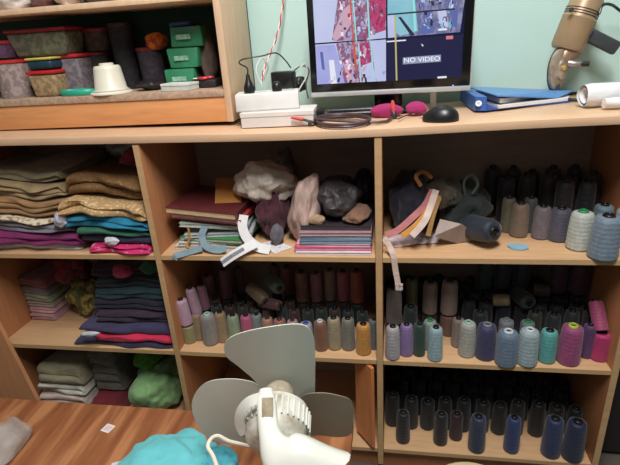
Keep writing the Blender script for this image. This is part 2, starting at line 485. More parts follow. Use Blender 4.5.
G2 = 'thread spools in the front of the middle compartment'
for (cx, yb, yt, w, col, core, kd, lb) in [
    (188.6, 344, 324, 12.5, (160, 150, 96), 'brown', 1, 'short yellow-green thread spool carrying the lilac one, left end of middle compartment'),
    (199.2, 341, 312, 11, (160, 134, 92), 'black', 1, 'narrow tan thread spool left of the grey-mauve spool, middle compartment'),
    (209.5, 346, 313, 15.5, (152, 144, 142), 'mint', 0, 'grey-mauve thread spool with a pale core top, middle compartment'),
    (222.3, 343, 311, 12.2, (168, 138, 100), 'black', 0, 'tan thread spool between the grey-mauve and pale green spools'),
    (234.3, 342.5, 314, 13, (152, 170, 138), 'black', 0, 'pale green thread spool left of the bright pink one'),
    (247.5, 342, 314, 12, (202, 84, 134), 'black', 1, 'bright pink thread spool above the left fan blade, middle compartment'),
    (258, 341, 313, 10.5, (128, 144, 138), 'black', 1, 'grey-green thread spool right of the bright pink spool'),
    (268.5, 344, 317, 12, (184, 126, 104), 'brown', 0, 'peach thread spool behind the top of the fan, left of the red one'),
    (280.5, 345, 318, 12.5, (172, 98, 86), 'brown', 1, 'dusty red thread spool behind the top fan blade'),
    (293.5, 347, 319, 11.5, (190, 140, 148), 'brown', 1, 'dusty pink thread spool behind the top fan blade'),
    (306.5, 349, 322, 14, (170, 172, 184), 'blue', 0, 'pale grey thread spool with a blue core, just above the fan blade tip'),
    (320.8, 351.6, 320, 13.8, (146, 90, 62), 'white', 0, 'brown thread spool with a white core right of the fan blade'),
    (334.3, 350.5, 316.5, 14.3, (172, 154, 120), 'black', 0, 'beige thread spool between the brown and olive-grey spools'),
    (348.3, 351, 317, 13.8, (130, 128, 112), 'black', 0, 'olive-grey thread spool left of the orange spool'),
    (363.5, 355.6, 322.5, 15.6, (222, 148, 54), 'black', 0, 'bright orange-yellow thread spool near the middle divider'),
    (374, 350, 318, 9.5, (104, 116, 118), 'black', 1, 'narrow slate thread spool between the orange spool and the divider')]:
    px_spool(cx, yb, yt, w, S3, col, core, kd, lb, G2)
# lilac spool on top of the yellow-green one
px = at(188.6, 344, z=S3); sc_ = scale_at(px)
base = [a for a in RSV if abs(a[0]-px.x) < .02 and a[3] == S3][0]
spool((base[0]-.001, base[1], S3+base[4]+.001), .0195, .092, (206, 160, 186), 'black', 1, 'lilac-pink thread spool stacked highest at the left end of the middle compartment', G2, rot=Matrix.Rotation(math.radians(-4), 3, 'Y'))
def tilted(p0, p1, w, y, col, core, lb, grp, kind=1, y2=None):
    """spool between two measured points (base, top)"""
    a = at(*p0, y=y); b_ = at(*p1, y=(y if y2 is None else y2)); r = w/2/scale_at(a)
    h = (b_-a).length
    q = (b_-a).to_track_quat('Z', 'Y').to_matrix()
    return spool(a, r, h, col, core, kind, lb, grp, rot=q)
def upper(cx, yt, yb, w, y, col, lb, grp, core='black', z=S3, lowcol=None, lowlabel=None, lowgroup=None, kind=1):
    a = at(cx, yb, y=y); b_ = at(cx, yt, y=y); r = w/2/scale_at(a)
    xc = a.x; zz = a.z; hl = zz-z
    spool((xc, y, zz), r, b_.z-a.z, col, core, kind, lb, grp, rot=random.uniform(0, 6))
    RSV.append((xc, y, r*1.0, z, hl))
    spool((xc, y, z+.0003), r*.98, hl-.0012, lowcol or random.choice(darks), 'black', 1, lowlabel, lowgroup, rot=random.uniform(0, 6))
LL, LG = 'dark thread spool in the lower back tier carrying the upper tier, middle compartment', 'lower back tier spools of the middle compartment'
G3 = 'upper tier thread spools of the middle compartment'
UY = .185
for (cx, yt, yb, w, col, lb) in [
    (303, 270, 300, 12.6, (150, 92, 74), 'rust brown thread spool, leftmost of the five upright ones in the upper back tier'),
    (317.6, 271.5, 300, 11.6, (164, 104, 108), 'dusky pink thread spool, second of the five upright ones in the upper back tier'),
    (331, 268, 299, 11, (160, 120, 100), 'pale brown thread spool, middle of the five upright ones in the upper back tier'),
    (343.8, 269.5, 299, 12, (176, 90, 98), 'rose red thread spool, fourth of the five upright ones in the upper back tier'),
    (357.2, 269, 301, 13.4, (176, 82, 60), 'brick red thread spool, rightmost of the five upright ones in the upper back tier'),
    (211.5, 274, 303, 11, (140, 84, 96), 'dusty maroon thread spool upright in the upper tier, nearest the left of the middle compartment'),
    (227.5, 268, 297, 10.5, (128, 76, 88), 'dim plum thread spool upright in the upper tier, left of the lying brown spool')]:
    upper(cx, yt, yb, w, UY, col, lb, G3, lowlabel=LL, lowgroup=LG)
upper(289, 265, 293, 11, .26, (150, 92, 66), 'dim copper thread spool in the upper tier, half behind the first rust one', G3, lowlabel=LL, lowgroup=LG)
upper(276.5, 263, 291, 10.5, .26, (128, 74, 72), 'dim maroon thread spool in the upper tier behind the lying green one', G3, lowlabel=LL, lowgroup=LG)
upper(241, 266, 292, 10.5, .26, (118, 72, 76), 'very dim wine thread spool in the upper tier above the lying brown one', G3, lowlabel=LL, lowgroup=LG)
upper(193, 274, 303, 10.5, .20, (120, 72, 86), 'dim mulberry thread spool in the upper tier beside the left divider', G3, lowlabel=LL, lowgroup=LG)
tilted((197.5, 314), (189.5, 287), 10.5, .075, (186, 142, 166), 'black', 'leaning lilac thread spool behind the stacked lilac-pink one', G3)
tilted((205.5, 309), (200.5, 284), 9.5, .105, (146, 88, 108), 'black', 'leaning plum-pink thread spool left of the dusty maroon one', G3)
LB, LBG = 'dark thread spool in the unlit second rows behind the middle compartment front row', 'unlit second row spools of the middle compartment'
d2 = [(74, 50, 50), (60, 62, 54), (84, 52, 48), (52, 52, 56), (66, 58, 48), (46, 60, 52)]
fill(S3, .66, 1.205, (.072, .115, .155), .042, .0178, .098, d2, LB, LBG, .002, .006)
# spools lying across the second rows
tilted((250, 287), (266, 302), 13, .13, (112, 84, 58), 'black', 'olive brown thread spool lying down on the second row, middle compartment', G3, y2=.085)
tilted((270, 280), (280, 289), 14, .15, (70, 88, 58), 'black', 'dark green thread spool lying down end-on left of the copper ones', G3, y2=.09)
tilted((262, 302), (281, 306), 11, .11, (84, 44, 44), 'black', 'dark wine thread spool lying on its side behind the peach spool', G3, y2=.08)

G4 = 'thread spools in the front of the middle right compartment'
for (cx, yb, yt, w, col, core, kd, lb) in [
    (392.7, 360.6, 325, 14.8, (184, 176, 182), 'black', 0, 'pale grey thread spool beside the divider, leftmost of the right compartment front row'),
    (406.3, 357, 323, 14, (144, 112, 176), 'black', 0, 'lilac purple thread spool between the pale grey and dark green ones'),
    (419.2, 357, 322, 12, (36, 72, 64), 'black', 1, 'dark green thread spool between the lilac and pale blue ones'),
    (435.2, 362, 326, 14.8, (156, 188, 200), 'black', 0, 'pale blue thread spool in front of the white-green one'),
    (429.5, 351, 319, 13, (150, 164, 158), 'green', 1, 'pale green-white thread spool behind the pale blue one'),
    (457.5, 348, 317, 12, (150, 132, 122), 'black', 1, 'dull beige thread spool behind and left of the light grey spool with mint core'),
    (467.2, 358, 321, 16.8, (180, 178, 170), 'mint', 0, 'light grey thread spool with a mint core, left of the navy one'),
    (486, 361, 323.5, 20, (56, 58, 104), 'grey', 0, 'navy blue thread spool with a pale grey core'),
    (507, 368, 330, 21.5, (106, 130, 158), 'white', 0, 'blue-grey thread spool with white ringed core right of the navy one'),
    (528, 367.5, 328.5, 20.5, (164, 186, 196), 'white', 0, 'pale ice-blue thread spool with white ringed core left of the turquoise one'),
    (547.8, 364, 329, 17.6, (84, 178, 176), 'black', 0, 'turquoise thread spool left of the large magenta one'),
    (570.3, 366.5, 324.5, 22, (168, 64, 124), 'lime', 0, 'large magenta thread spool with a lime core'),
    (587, 359, 323, 12.5, (98, 54, 112), 'black', 1, 'purple thread spool between magenta and hot pink spools'),
    (600.8, 362, 331, 18.5, (204, 36, 112), 'black', 1, 'hot pink thread spool at the right end beside the side panel'),
    (505, 352, 318.5, 14.5, (126, 130, 138), 'grey', 1, 'mid grey thread spool behind the blue-grey one'),
    (526, 352, 320.0, 14, (110, 134, 128), 'green', 1, 'grey-green thread spool behind the ice-blue one')]:
    px_spool(cx, yb, yt, w, S3, col, core, kd, lb, G4)
tilted((601, 331), (595, 299), 14, .052, (186, 66, 118), 'black', 'leaning rose pink thread spool on top of the hot pink one at the right end', G4, y2=.10)
G5 = 'upper tier thread spools of the middle right compartment'
L5, LG5 = 'dark thread spool in the lower back tier under the beige ones, middle right compartment', 'lower back tier spools of the middle right compartment'
for (cx, yt, yb, w, y, col, lb, lc) in [
    (394, 286, 322, 15.4, .12, (146, 132, 126), 'grey-brown thread spool standing high beside the divider, under the hanging tape', None),
    (411.5, 277, 308, 12.3, .19, (124, 118, 76), 'olive thread spool in the upper tier, right of the hanging tape', None),
    (429.5, 280, 312, 14.3, .165, (156, 130, 118), 'pinkish beige thread spool in the upper tier, between olive and cream-brown ones', None),
    (448.5, 279, 312.5, 16, .15, (164, 138, 126), 'cream-brown thread spool in the upper tier, rightmost of the pale upright ones', (140, 98, 78))]:
    upper(cx, yt, yb, w, y, col, lb, G5, lowcol=lc, lowlabel=(L5 if not lc else 'brown thread spool directly beneath the cream-brown one, middle right compartment'), lowgroup=(LG5 if not lc else G5))
L6, LG6 = 'dark thread spool in the unlit rear rows of the middle right compartment', 'unlit rear row spools of the middle right compartment'
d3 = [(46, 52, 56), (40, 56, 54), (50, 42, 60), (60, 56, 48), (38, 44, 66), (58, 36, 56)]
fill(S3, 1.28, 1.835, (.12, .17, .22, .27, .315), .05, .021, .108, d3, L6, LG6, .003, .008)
U6 = 'dim upper tier thread spools at the right of the middle right compartment'
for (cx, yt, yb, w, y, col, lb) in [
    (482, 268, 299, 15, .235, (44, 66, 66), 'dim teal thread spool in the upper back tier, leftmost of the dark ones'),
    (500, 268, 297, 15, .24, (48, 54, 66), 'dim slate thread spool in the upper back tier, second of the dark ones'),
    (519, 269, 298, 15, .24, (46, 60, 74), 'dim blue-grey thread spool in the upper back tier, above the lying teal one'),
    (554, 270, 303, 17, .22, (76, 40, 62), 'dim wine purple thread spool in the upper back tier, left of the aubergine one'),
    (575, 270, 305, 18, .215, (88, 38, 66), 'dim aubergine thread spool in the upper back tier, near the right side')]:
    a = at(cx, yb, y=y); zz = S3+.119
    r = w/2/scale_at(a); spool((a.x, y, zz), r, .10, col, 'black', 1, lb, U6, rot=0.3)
tilted((493, 300), (511, 300), 12, .16, (168, 146, 98), 'black', 'cream thread spool lying on its side across the dark ones', U6, y2=.15)
tilted((517, 294), (530, 303), 16, .20, (56, 74, 72), 'black', 'dark teal thread spool lying end-on to the right of the cream one', U6, y2=.13)
tilted((533, 289), (551, 291), 12, .20, (78, 70, 60), 'brown', 'grey-brown thread spool lying on its side above the dark teal one', U6, y2=.19)

G7 = 'blue thread spools in the bottom right compartment'
for (cx, yb, yt, w, col, core, kd, lb) in [
    (440.6, 446, 412, 14, (24, 22, 28), 'black', 0, 'black thread spool, leftmost in the bottom right compartment'),
    (456, 441, 412, 13, (50, 20, 28), 'black', 1, 'dark maroon thread spool in the bottom right compartment'),
    (477, 453.6, 415, 16.5, (44, 58, 90), 'black', 0, 'steel blue thread spool in the bottom right compartment'),
    (512, 454, 416, 15, (34, 60, 122), 'black', 0, 'royal blue thread spool in the bottom right compartment'),
    (552, 459, 417, 18.5, (34, 50, 98), 'black', 0, 'mid blue thread spool left of the navy one, bottom right compartment'),
    (574, 463, 420, 20, (28, 36, 76), 'black', 0, 'navy thread spool at the right end of the bottom right compartment'),
    (403, 444, 411, 14, (28, 28, 32), 'black', 0, 'charcoal thread spool beside the divider, bottom right compartment')]:
    px_spool(cx, yb, yt, w, S4, col, core, kd, lb, G7)
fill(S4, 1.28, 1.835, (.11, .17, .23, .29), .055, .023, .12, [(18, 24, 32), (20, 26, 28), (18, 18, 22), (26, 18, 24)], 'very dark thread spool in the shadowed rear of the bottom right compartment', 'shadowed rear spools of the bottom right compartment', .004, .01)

# ================================================================== CLOTH PILES (left)
def pile(name, lb, cat, x0, x1, yt, yb, Y, dp, m, layers=2, seed=1, arch=0, wav=.006, bulge=.006, slope=0, grp=None, zfloor=None, ragged=0):
    xm = (x0+x1)/2; a = at(x0, (yt+yb)/2, y=Y).x; b_ = at(x1, (yt+yb)/2, y=Y).x
    z0 = at(xm, yb, y=Y).z; z1 = at(xm, yt, y=Y).z
    if zfloor is not None: z0 = zfloor
    bm = fold_mesh(a, b_, Y, Y+dp, z0, z1, layers, seed, wav, bulge, arch, slope=slope, ragged=ragged)
    return tag(obj(name, bm, m), lb, cat, grp)
GA = 'folded cloths in the top left compartment'
e = .0008
def stack(specs, X0_, X1_, Y, zb):
    z = zb
    for (nm, lb, cat, th, m, ly, sd, dx0, dx1, dy, sl, bu) in specs:
        bm = fold_mesh(X0_+dx0, X1_+dx1, Y+dy, .31, z, z+th, ly, sd, .006, bu, slope=sl, ragged=.006)
        tag(obj(nm, warp(bm, S2, .017, 3+int(X0_*9)), m), lb, cat, GA); z += th+.0008
    return z
xa, xb = .012, at(70, 230, y=.03).x
# left stack (x from divider)
z = stack([
    ('folded_cloth', 'silvery white folded cloth at the very bottom left of the top left compartment', 'cloth', .020, cloth((186, 182, 192)), 1, 3, .01, .02, .012, 0, .008),
    ('folded_cloth', 'deep purple folded cloth in the left pile of the top left compartment', 'cloth', .040, cloth((122, 28, 92)), 2, 4, .01, .04, .0, -.018, .010),
    ('folded_cloth', 'grey folded cloth on the purple one in the top left compartment', 'cloth', .030, cloth((126, 122, 132)), 2, 5, .0, .02, .006, -.014, .009),
    ('lace_cloth', 'cloth with cream lace border between grey and brown cloths, top left compartment', 'cloth', .018, pattern_cloth((214, 200, 176), (150, 128, 100), 70), 1, 6, .01, -.01, .001, -.006, .012),
    ('folded_saree', 'brown folded saree with gold stripe above the lace border', 'cloth', .050, cloth((146, 110, 72)), 3, 7, .0, .02, .02, -.01, .010),
    ('folded_saree', 'olive-tan folded saree near the top of the left pile', 'cloth', .045, cloth((150, 128, 92)), 3, 8, .0, .0, .03, -.012, .010),
    ('folded_saree', 'pale olive folded saree topmost of the left pile', 'cloth', .030, cloth((132, 122, 92)), 2, 9, .0, -.01, .05, -.012, .009)], xa, xb, .02, S2+e)
xa2, xb2 = at(78, 230, y=.03).x, W-T/2-.003
z = stack([
    ('folded_cloth', 'hot pink sequinned cloth at the bottom right of the top left compartment', 'cloth', .030, pattern_cloth((196, 40, 104), (226, 140, 170), 60, .62), 2, 13, .035, -.012, -.004, .006, .012),
    ('folded_cloth', 'navy folded cloth between the pink and green cloths', 'cloth', .024, cloth((38, 44, 74)), 1, 14, .012, -.004, .004, .004, .008),
    ('folded_cloth', 'dark green folded cloth under the teal one', 'cloth', .022, cloth((44, 104, 84)), 1, 15, .008, -.01, .0, .003, .008),
    ('folded_cloth', 'bright teal blue folded cloth under the gold lace', 'cloth', .034, cloth((18, 116, 150)), 2, 16, -.03, -.006, -.002, .002, .009)], xa2, xb2, .012, S2+e)
z_teal = z
for i, (dz, th, c, lb, y0) in enumerate([(.0, .045, ((176, 142, 98), (214, 186, 140)), 'shimmering gold lace cloth lying on the teal cloth', .01),
                              (.046, .060, ((118, 86, 52), (150, 112, 70)), 'dark gold crumpled brocade cloth above the gold lace', .06)]):
    bm = fold_mesh(xa2-.03+.01*i, xb2-.004, y0, .31, z_teal+dz, z_teal+dz+th, 2, 17+i, .010, .016, ragged=.008)
    tag(obj('brocade_cloth', warp(bm, S2, .017, 3+int(xa2*9)), pattern_cloth(c[0], c[1], 110, .58 if i == 0 else .62)), lb, 'cloth', GA)
zz = z_teal+.108
bm = crumple((.53, .19, zz+.022), (.065, .07, .026), 21, .3, floor=zz-.002); tag(obj('red_cloth', bm, cloth((140, 30, 50))), 'crumpled dark red cloth tucked above the gold cloth', 'cloth')
plastic = plain((168, 170, 168), .3, .3, 14, alpha=.75)
bm = crumple((.48, .23, zz+.045), (.075, .06, .032), 22, .38, floor=zz+.0); tag(obj('plastic_bag', bm, plastic), 'greyish clear plastic bag at the top back of the top left compartment', 'bag')
P = at(112, 241, y=.006)
bm = crumple((P.x, .004, P.z), (.022, .010, .013), 23, .3, sub=4); tag(obj('white_scrap', bm, cloth((214, 212, 222))), 'white cloth scrap poking out above the pink sequinned cloth', 'scrap')
P = at(57, 220, y=.01)
bm = crumple((P.x+.012, .012, P.z), (.022, .018, .022), 25, .35, sub=4); tag(obj('silver_scrap', bm, plain((190, 190, 205), .3, .3, 60)), 'crinkled silver plastic scrap between the two cloth piles', 'scrap')

# middle left compartment
GB = 'folded cloths in the middle left compartment'
Yc = .20
xc0 = .0125; xc1 = at(64, 300, y=Yc).x
z = S3+e
for th, c, lb, sd in [(.030, (176, 134, 140), 'dusty pink folded cloth at the bottom of the small pile', 31), (.022, (190, 146, 152), 'light pink folded cloth, second from the bottom of the small pile', 32),
                      (.022, (150, 140, 132), 'pinkish grey folded cloth in the small pile, middle left compartment', 33), (.030, (142, 152, 128), 'pale green folded cloth in the small pile, middle left compartment', 34),
                      (.026, (118, 108, 110), 'dim grey folded cloth high in the small pile', 35), (.030, (132, 84, 84), 'dim dusty red folded cloth topmost of the small pile', 36)]:
    bm = fold_mesh(xc0, xc1, Yc-.06, .33, z, z+th, 2, sd, .003, .006); tag(obj('folded_cloth', warp(bm, S3, .018, 8), cloth(c)), lb, 'cloth', GB); z += th+.0008
P = at(78, 292, y=.16)
bm = crumple((P.x+.01, .20, S3+.075), (.055, .07, .075), 37, .35, floor=S3+.0005); tag(obj('printed_cloth', bm, pattern_cloth((96, 96, 58), (166, 142, 70), 45)), 'olive and yellow printed cloth bunched beside the small pile', 'cloth')
bm = crumple((P.x+.0, .17, S3+.195), (.055, .06, .045), 38, .35); tag(obj('red_printed_cloth', bm, pattern_cloth((120, 30, 40), (60, 40, 36), 40)), 'dark red printed cloth bunched on the olive one', 'cloth')
for (cx, cy, c, lb, sd) in [(122, 272, (150, 40, 70), 'crimson cloth end tucked at the top of the middle left compartment', 131), (150, 268, (30, 84, 56), 'dark green cloth end at the top right of the middle left compartment', 132)]:
    P_ = at(cx, cy, y=.07); bm = crumple((P_.x, .075, P_.z), (.035, .025, .022), sd, .25, sub=4); tag(obj('cloth_end', bm, cloth(c)), lb, 'cloth')
xd0 = at(82, 325, y=.03).x; xd1 = W-T/2-.004
z = S3+e
for th, c, lb, sd, dx, dy, bu in [
    (.020, (52, 46, 78), 'indigo folded cloth at the bottom of the front pile, middle left compartment', 41, -.03, -.006, .01),
    (.024, (206, 36, 78), 'bright crimson folded cloth showing at the front edge', 42, .05, -.008, .01),
    (.026, (58, 52, 88), 'indigo folded garment covering the crimson cloth', 43, -.015, .006, .012),
    (.034, (48, 32, 52), 'dark plum folded garment in the middle of the front pile', 44, .04, .03, .010),
    (.034, (28, 26, 48), 'midnight navy folded garment in the front pile', 45, .03, .05, .010),
    (.034, (30, 56, 62), 'dark teal folded garment in the front pile', 46, .035, .06, .010),
    (.034, (26, 30, 44), 'near-black folded garment in the front pile', 47, .045, .07, .010),
    (.034, (50, 24, 44), 'dark wine folded garment topmost of the front pile', 48, .03, .08, .010)]:
    bm = fold_mesh(xd0+dx, xd1, .015+dy, .32, z, z+th, 2 if th > .03 else 1, sd, .004, bu, slope=(.012 if sd == 43 else 0)); tag(obj('folded_garment', warp(bm, S3, .022, 12), cloth(c)), lb, 'cloth', GB); z += th+.0008
P = at(88, 332, y=-.002)
bm = crumple((P.x+.012, P.y-.010, P.z), (.034, .008, .009), 49, .2, sub=4, tilt=-.1); tag(obj('white_liner', bm, cloth((196, 198, 206))), 'white rolled lining poking from the indigo garment', 'cloth')

# bottom left compartment
GC = 'folded cloths in the bottom left compartment'
x0_, x1_ = at(42, 390, y=.06).x, at(84, 385, y=.06).x
z = S4+e
for th, c, lb, sd, dx in [(.034, (150, 100, 112), 'maroon-edged folded cloth at the bottom of the white pile', 51, .0), (.05, (200, 184, 176), 'cream folded cloth in the bottom left compartment', 52, -.01),
                      (.045, (208, 208, 196), 'white folded cloth in the bottom left compartment', 53, .0), (.075, (150, 144, 116), 'khaki folded cloth on the white pile', 54, .015)]:
    bm = fold_mesh(x0_+dx, x1_+dx*.4, .05, .33, z, z+th, 2, sd, .006, .008); tag(obj('folded_cloth', warp(bm, S4, .02, 15), cloth(c)), lb, 'cloth', GC); z += th+.001
gx0, gx1 = x1_+.012, at(122, 380, y=.1).x
bm = fold_mesh(gx0, gx1, .10, .33, S4+.075, S4+.26, 5, 56, .008, .01); o = tag(obj('grey_cloth', bm, cloth((104, 100, 92))), 'grey folded cloth between the white pile and the green cloth', 'cloth', GC)
bm = fold_mesh(gx0, gx1, .05, .33, S4+e, S4+.073, 2, 57, .006, .01); tag(obj('red_cloth', bm, cloth((112, 26, 40))), 'dark red folded cloth under the grey cloth', 'cloth', GC)
P = at(150, 388, y=.08)
bm = crumple((P.x+.005, .13, S4+.092), (.088, .11, .088), 58, .28, floor=S4+.0005, freq=1.6); tag(obj('green_cloth', bm, cloth((128, 170, 114))), 'pale green bunched cloth in the bottom left compartment', 'cloth', GC)
bm = crumple((P.x-.03, .18, S4+.19), (.05, .08, .035), 59, .3); tag(obj('bright_green_cloth', bm, cloth((84, 150, 44))), 'bright green cloth bunched behind the pale green one', 'cloth', GC)

# ================================================================== BOOKS AND BAGS (top middle compartment)
def notebook(x0, x1, y0, y1, z, th, cover, lb, rot=0, pages=(222, 214, 196), grp=None, tilt=0, name='notebook', slope=0):
    c = ((x0+x1)/2, (y0+y1)/2, z); w, d = x1-x0, y1-y0
    R_ = Matrix.Rotation(rot, 3, 'Z') @ Matrix.Rotation(tilt, 3, 'Y') @ Matrix.Rotation(slope, 3, 'X')
    t = thing(name, lb, 'book', c, R_, grp)
    ct = min(.0016, th*.2)
    bm = BM(); box(bm, -w/2, w/2, -d/2, d/2, 0, ct, .0004); box(bm, -w/2, w/2, -d/2, d/2, th-ct, th, .0004); box(bm, w/2-ct, w/2, -d/2, d/2, ct, th-ct)
    obj('cover', bm, plain(cover, .5, .12, 30), t, local=True, smooth=False)
    bm = BM(); n = 5
    for i in range(n):
        o_ = random.uniform(0, .0015); box(bm, -w/2+.002+o_, w/2-ct-.0004, -d/2+.002+o_, d/2-.002, ct+(th-2*ct)*i/n+.0001, ct+(th-2*ct)*(i+1)/n-.0001)
    obj('pages', bm, plain(pages, .8, .1, 80), t, local=True, smooth=False)
    return t
GD = 'notebooks in the left stack of the top middle compartment'
bx0, bx1 = at(176, 240, y=.05).x, at(238, 240, y=.05).x
z = S2+.0008
for th, c, lb, dx, dy, ro, pg in [
    (.011, (206, 200, 190), 'white notebook at the bottom of the left book stack', .0, .0, -.03, (205, 205, 205)),
    (.010, (190, 186, 190), 'grey-white notebook second from bottom of the left book stack', .006, .004, .04, (215, 210, 200)),
    (.011, (60, 128, 74), 'green covered notebook in the left book stack', .022, .004, -.12, (222, 220, 205)),
    (.010, (170, 176, 178), 'grey booklet above the green notebook', .02, .014, .1, (215, 215, 215))]:
    notebook(bx0+dx, bx1+dx+.01, .035+dy, .035+dy+.2, z, th, c, lb, ro, pg, GD); z += th+.0008
notebook(bx0+.01, bx1+.02, .05, .25, z+.014, .012, (150, 170, 160), 'white-paged booklet sloping below the red notebook', .10, (214, 210, 205), GD, tilt=.10); z += .022
notebook(bx0-.0, bx1+.025, .045, .25, z+.016, .014, (176, 62, 58), 'red covered notebook sloping near the top of the left book stack', -.06, (220, 200, 190), GD, tilt=.08)
notebook(bx0-.008, bx1+.014, .035, .25, z+.034, .018, (92, 38, 40), 'maroon book with thick cream pages topmost of the left book stack', -.05, (206, 178, 140), GD, tilt=.09)
P = at(217, 198, y=.10)
bm = BM(); M = Matrix.Translation((P.x+.012, .165, z+.062)) @ Matrix.Rotation(.3, 4, 'Z') @ Matrix.Rotation(.10, 4, 'Y') @ Matrix.Rotation(.35, 4, 'X'); box(bm, -.038, .038, -.07, .07, 0, .004, .001, M)
tag(obj('brown_envelope', bm, plain((186, 128, 66), .6, .1, 20), smooth=False), 'orange-brown envelope lying on the maroon book', 'envelope')
# right stack
GE = 'notebooks and papers in the right stack of the top middle compartment'
rx0, rx1 = at(300, 240, y=.04).x, 2*W-T/2-.008
z = S2+.0008
for th, c, lb, dx, dy, ro, pg in [
    (.007, (214, 206, 214), 'white sheaf of paper at the bottom of the right book stack', -.01, .0, .0, (222, 216, 224)),
    (.009, (206, 70, 112), 'pink covered notebook second in the right book stack', -.016, .010, .015, (230, 200, 214)),
    (.008, (222, 170, 186), 'pale pink notebook in the right book stack', -.006, .012, -.02, (226, 206, 214)),
    (.010, (96, 120, 146), 'blue notebook in the right book stack', .0, .012, .015, (188, 200, 214)),
    (.010, (120, 148, 168), 'light blue notebook in the right book stack', .004, .016, -.012, (196, 204, 214)),
    (.010, (166, 128, 138), 'mauve notebook topmost lit of the right book stack', .0, .014, .01, (206, 190, 196)),
    (.012, (52, 46, 54), 'black notebook on top of the right book stack', .004, .03, -.01, (90, 82, 84))]:
    notebook(rx0+dx, rx1-.004, .012+dy, .012+dy+.22, z, th, c, lb, ro, pg, GE); z += th+.0008
ztop = z
P = at(352, 212, y=.12)
bm = crumple((1.120, .155, ztop+.050), (.072, .10, .048), 61, .25, floor=ztop+.0005, freq=1.8); tag(obj('black_bag', bm, bagmat((62, 58, 60), .5)), 'dark grey plastic bag heaped on the right book stack', 'bag')
bm = crumple((1.188, .25, ztop+.05), (.028, .07, .048), 62, .2, floor=ztop+.0005); tag(obj('dark_blue_bag', bm, bagmat((32, 34, 46), .5)), 'dark navy bundle beside the divider at the back', 'bundle')
bm = crumple((1.176, .10, ztop+.016), (.040, .06, .020), 63, .25, floor=ztop+.0005); tag(obj('brown_cloth', bm, cloth((120, 88, 70))), 'brown crumpled cloth on the right book stack beside the divider', 'cloth')
# pink-white bag leaning between
P = at(303, 215, y=.09); 
bm = crumple((P.x+.006, .115, S2+.098), (.042, .07, .098), 64, .22, floor=S2+.0005, freq=1.7, tilt=.22); tag(obj('carrier_bag', bm, bagmat((190, 162, 152), .45)), 'pinkish white carrier bag slumped left of the right book stack', 'bag')
bm = crumple((P.x+.042, .062, ztop-.002+.012), (.022, .02, .014), 65, .25, sub=4); tag(obj('tan_scrap', bm, cloth((168, 138, 110))), 'small tan cloth scrap hanging beside the black bag', 'scrap')
# big white bag in the middle
P = at(262, 190, y=.12)
bm = crumple((P.x-.004, .16, at(262, 190, y=.12).z+.012), (.085, .08, .062), 66, .33, freq=2.0, tilt=.25); bag = tag(obj('white_bag', bm, bagmat((206, 194, 182), .45)), 'large crumpled white plastic bag in the middle of the top middle compartment', 'bag')
bm = crumple((P.x+.020, .15, S2+.075), (.045, .07, .075), 67, .3, floor=S2+.0005); tag(obj('maroon_cloth', bm, cloth((78, 34, 48))), 'dark maroon cloth beneath the white bag', 'cloth')
P2 = at(282, 175, y=.2)
bm = crumple((P2.x+.004, .235, P2.z-.02), (.035, .05, .085), 68, .3); tag(obj('grey_bag', bm, bagmat((92, 88, 84), .5)), 'dim grey plastic bag behind the white bag', 'bag')
bm = crumple((at(277, 236, y=.08).x, .085, S2+.030), (.018, .03, .030), 69, .25, floor=S2+.0005, sub=4); tag(obj('slate_cloth', bm, cloth((98, 94, 104))), 'small slate cloth on the shelf between paper strip and carrier bag', 'cloth')
# paper arc and tape strip
wp = plain((226, 224, 226), .7, .05, 40)
Z = S2
pts = [at(244, 215, y=.05), at(242.5, 226, y=.035), at(247, 238, y=.022), at(258, 247, y=.02), at(270, 250, y=.015)]
bm = BM(); ribbon(bm, [Vector((p.x, p.y, max(p.z, Z+.004))) for p in pts], None, .026, .001)
tag(obj('paper_pattern', bm, wp), 'curved white paper pattern piece standing at the shelf front', 'paper')
bm = BM(); pts = [at(256, 243, y=.015)+Vector((0, 0, 0)), at(244, 249, y=-.002), at(232, 256, y=-.010), at(222, 263, y=-.012)]
ribbon(bm, pts, None, .026, .001); st = tag(obj('paper_strip', bm, wp), 'white printed paper strip hanging over the shelf edge', 'paper strip')
bm = BM(); ribbon(bm, [p+Vector((0, -.0012, .0010)) for p in pts[1:]], None, .010, .0006); obj('print_band', bm, plain((128, 128, 140), .7, .4, 300), st)
for k, (x_, y_) in enumerate([(262, 246), (270, 250)]): pass
# loose flat paper right of it
bm = BM(); vs = [at(258, 244, z=Z+.0022), at(275, 240, z=Z+.0022), at(293, 247, z=Z+.0022), at(275, 253.5, z=Z+.0022)]
vv = [bm.verts.new(v) for v in vs]; f = bm.faces.new(vv); r = bmesh.ops.extrude_face_region(bm, geom=[f])
for v in r['geom']:
    if isinstance(v, bmesh.types.BMVert): v.co.z -= .0012
tag(obj('paper_sheet', bm, pattern_cloth((222, 220, 222), (60, 58, 66), 90, .68)), 'white paper sheet with dark marks lying at the shelf front', 'paper')
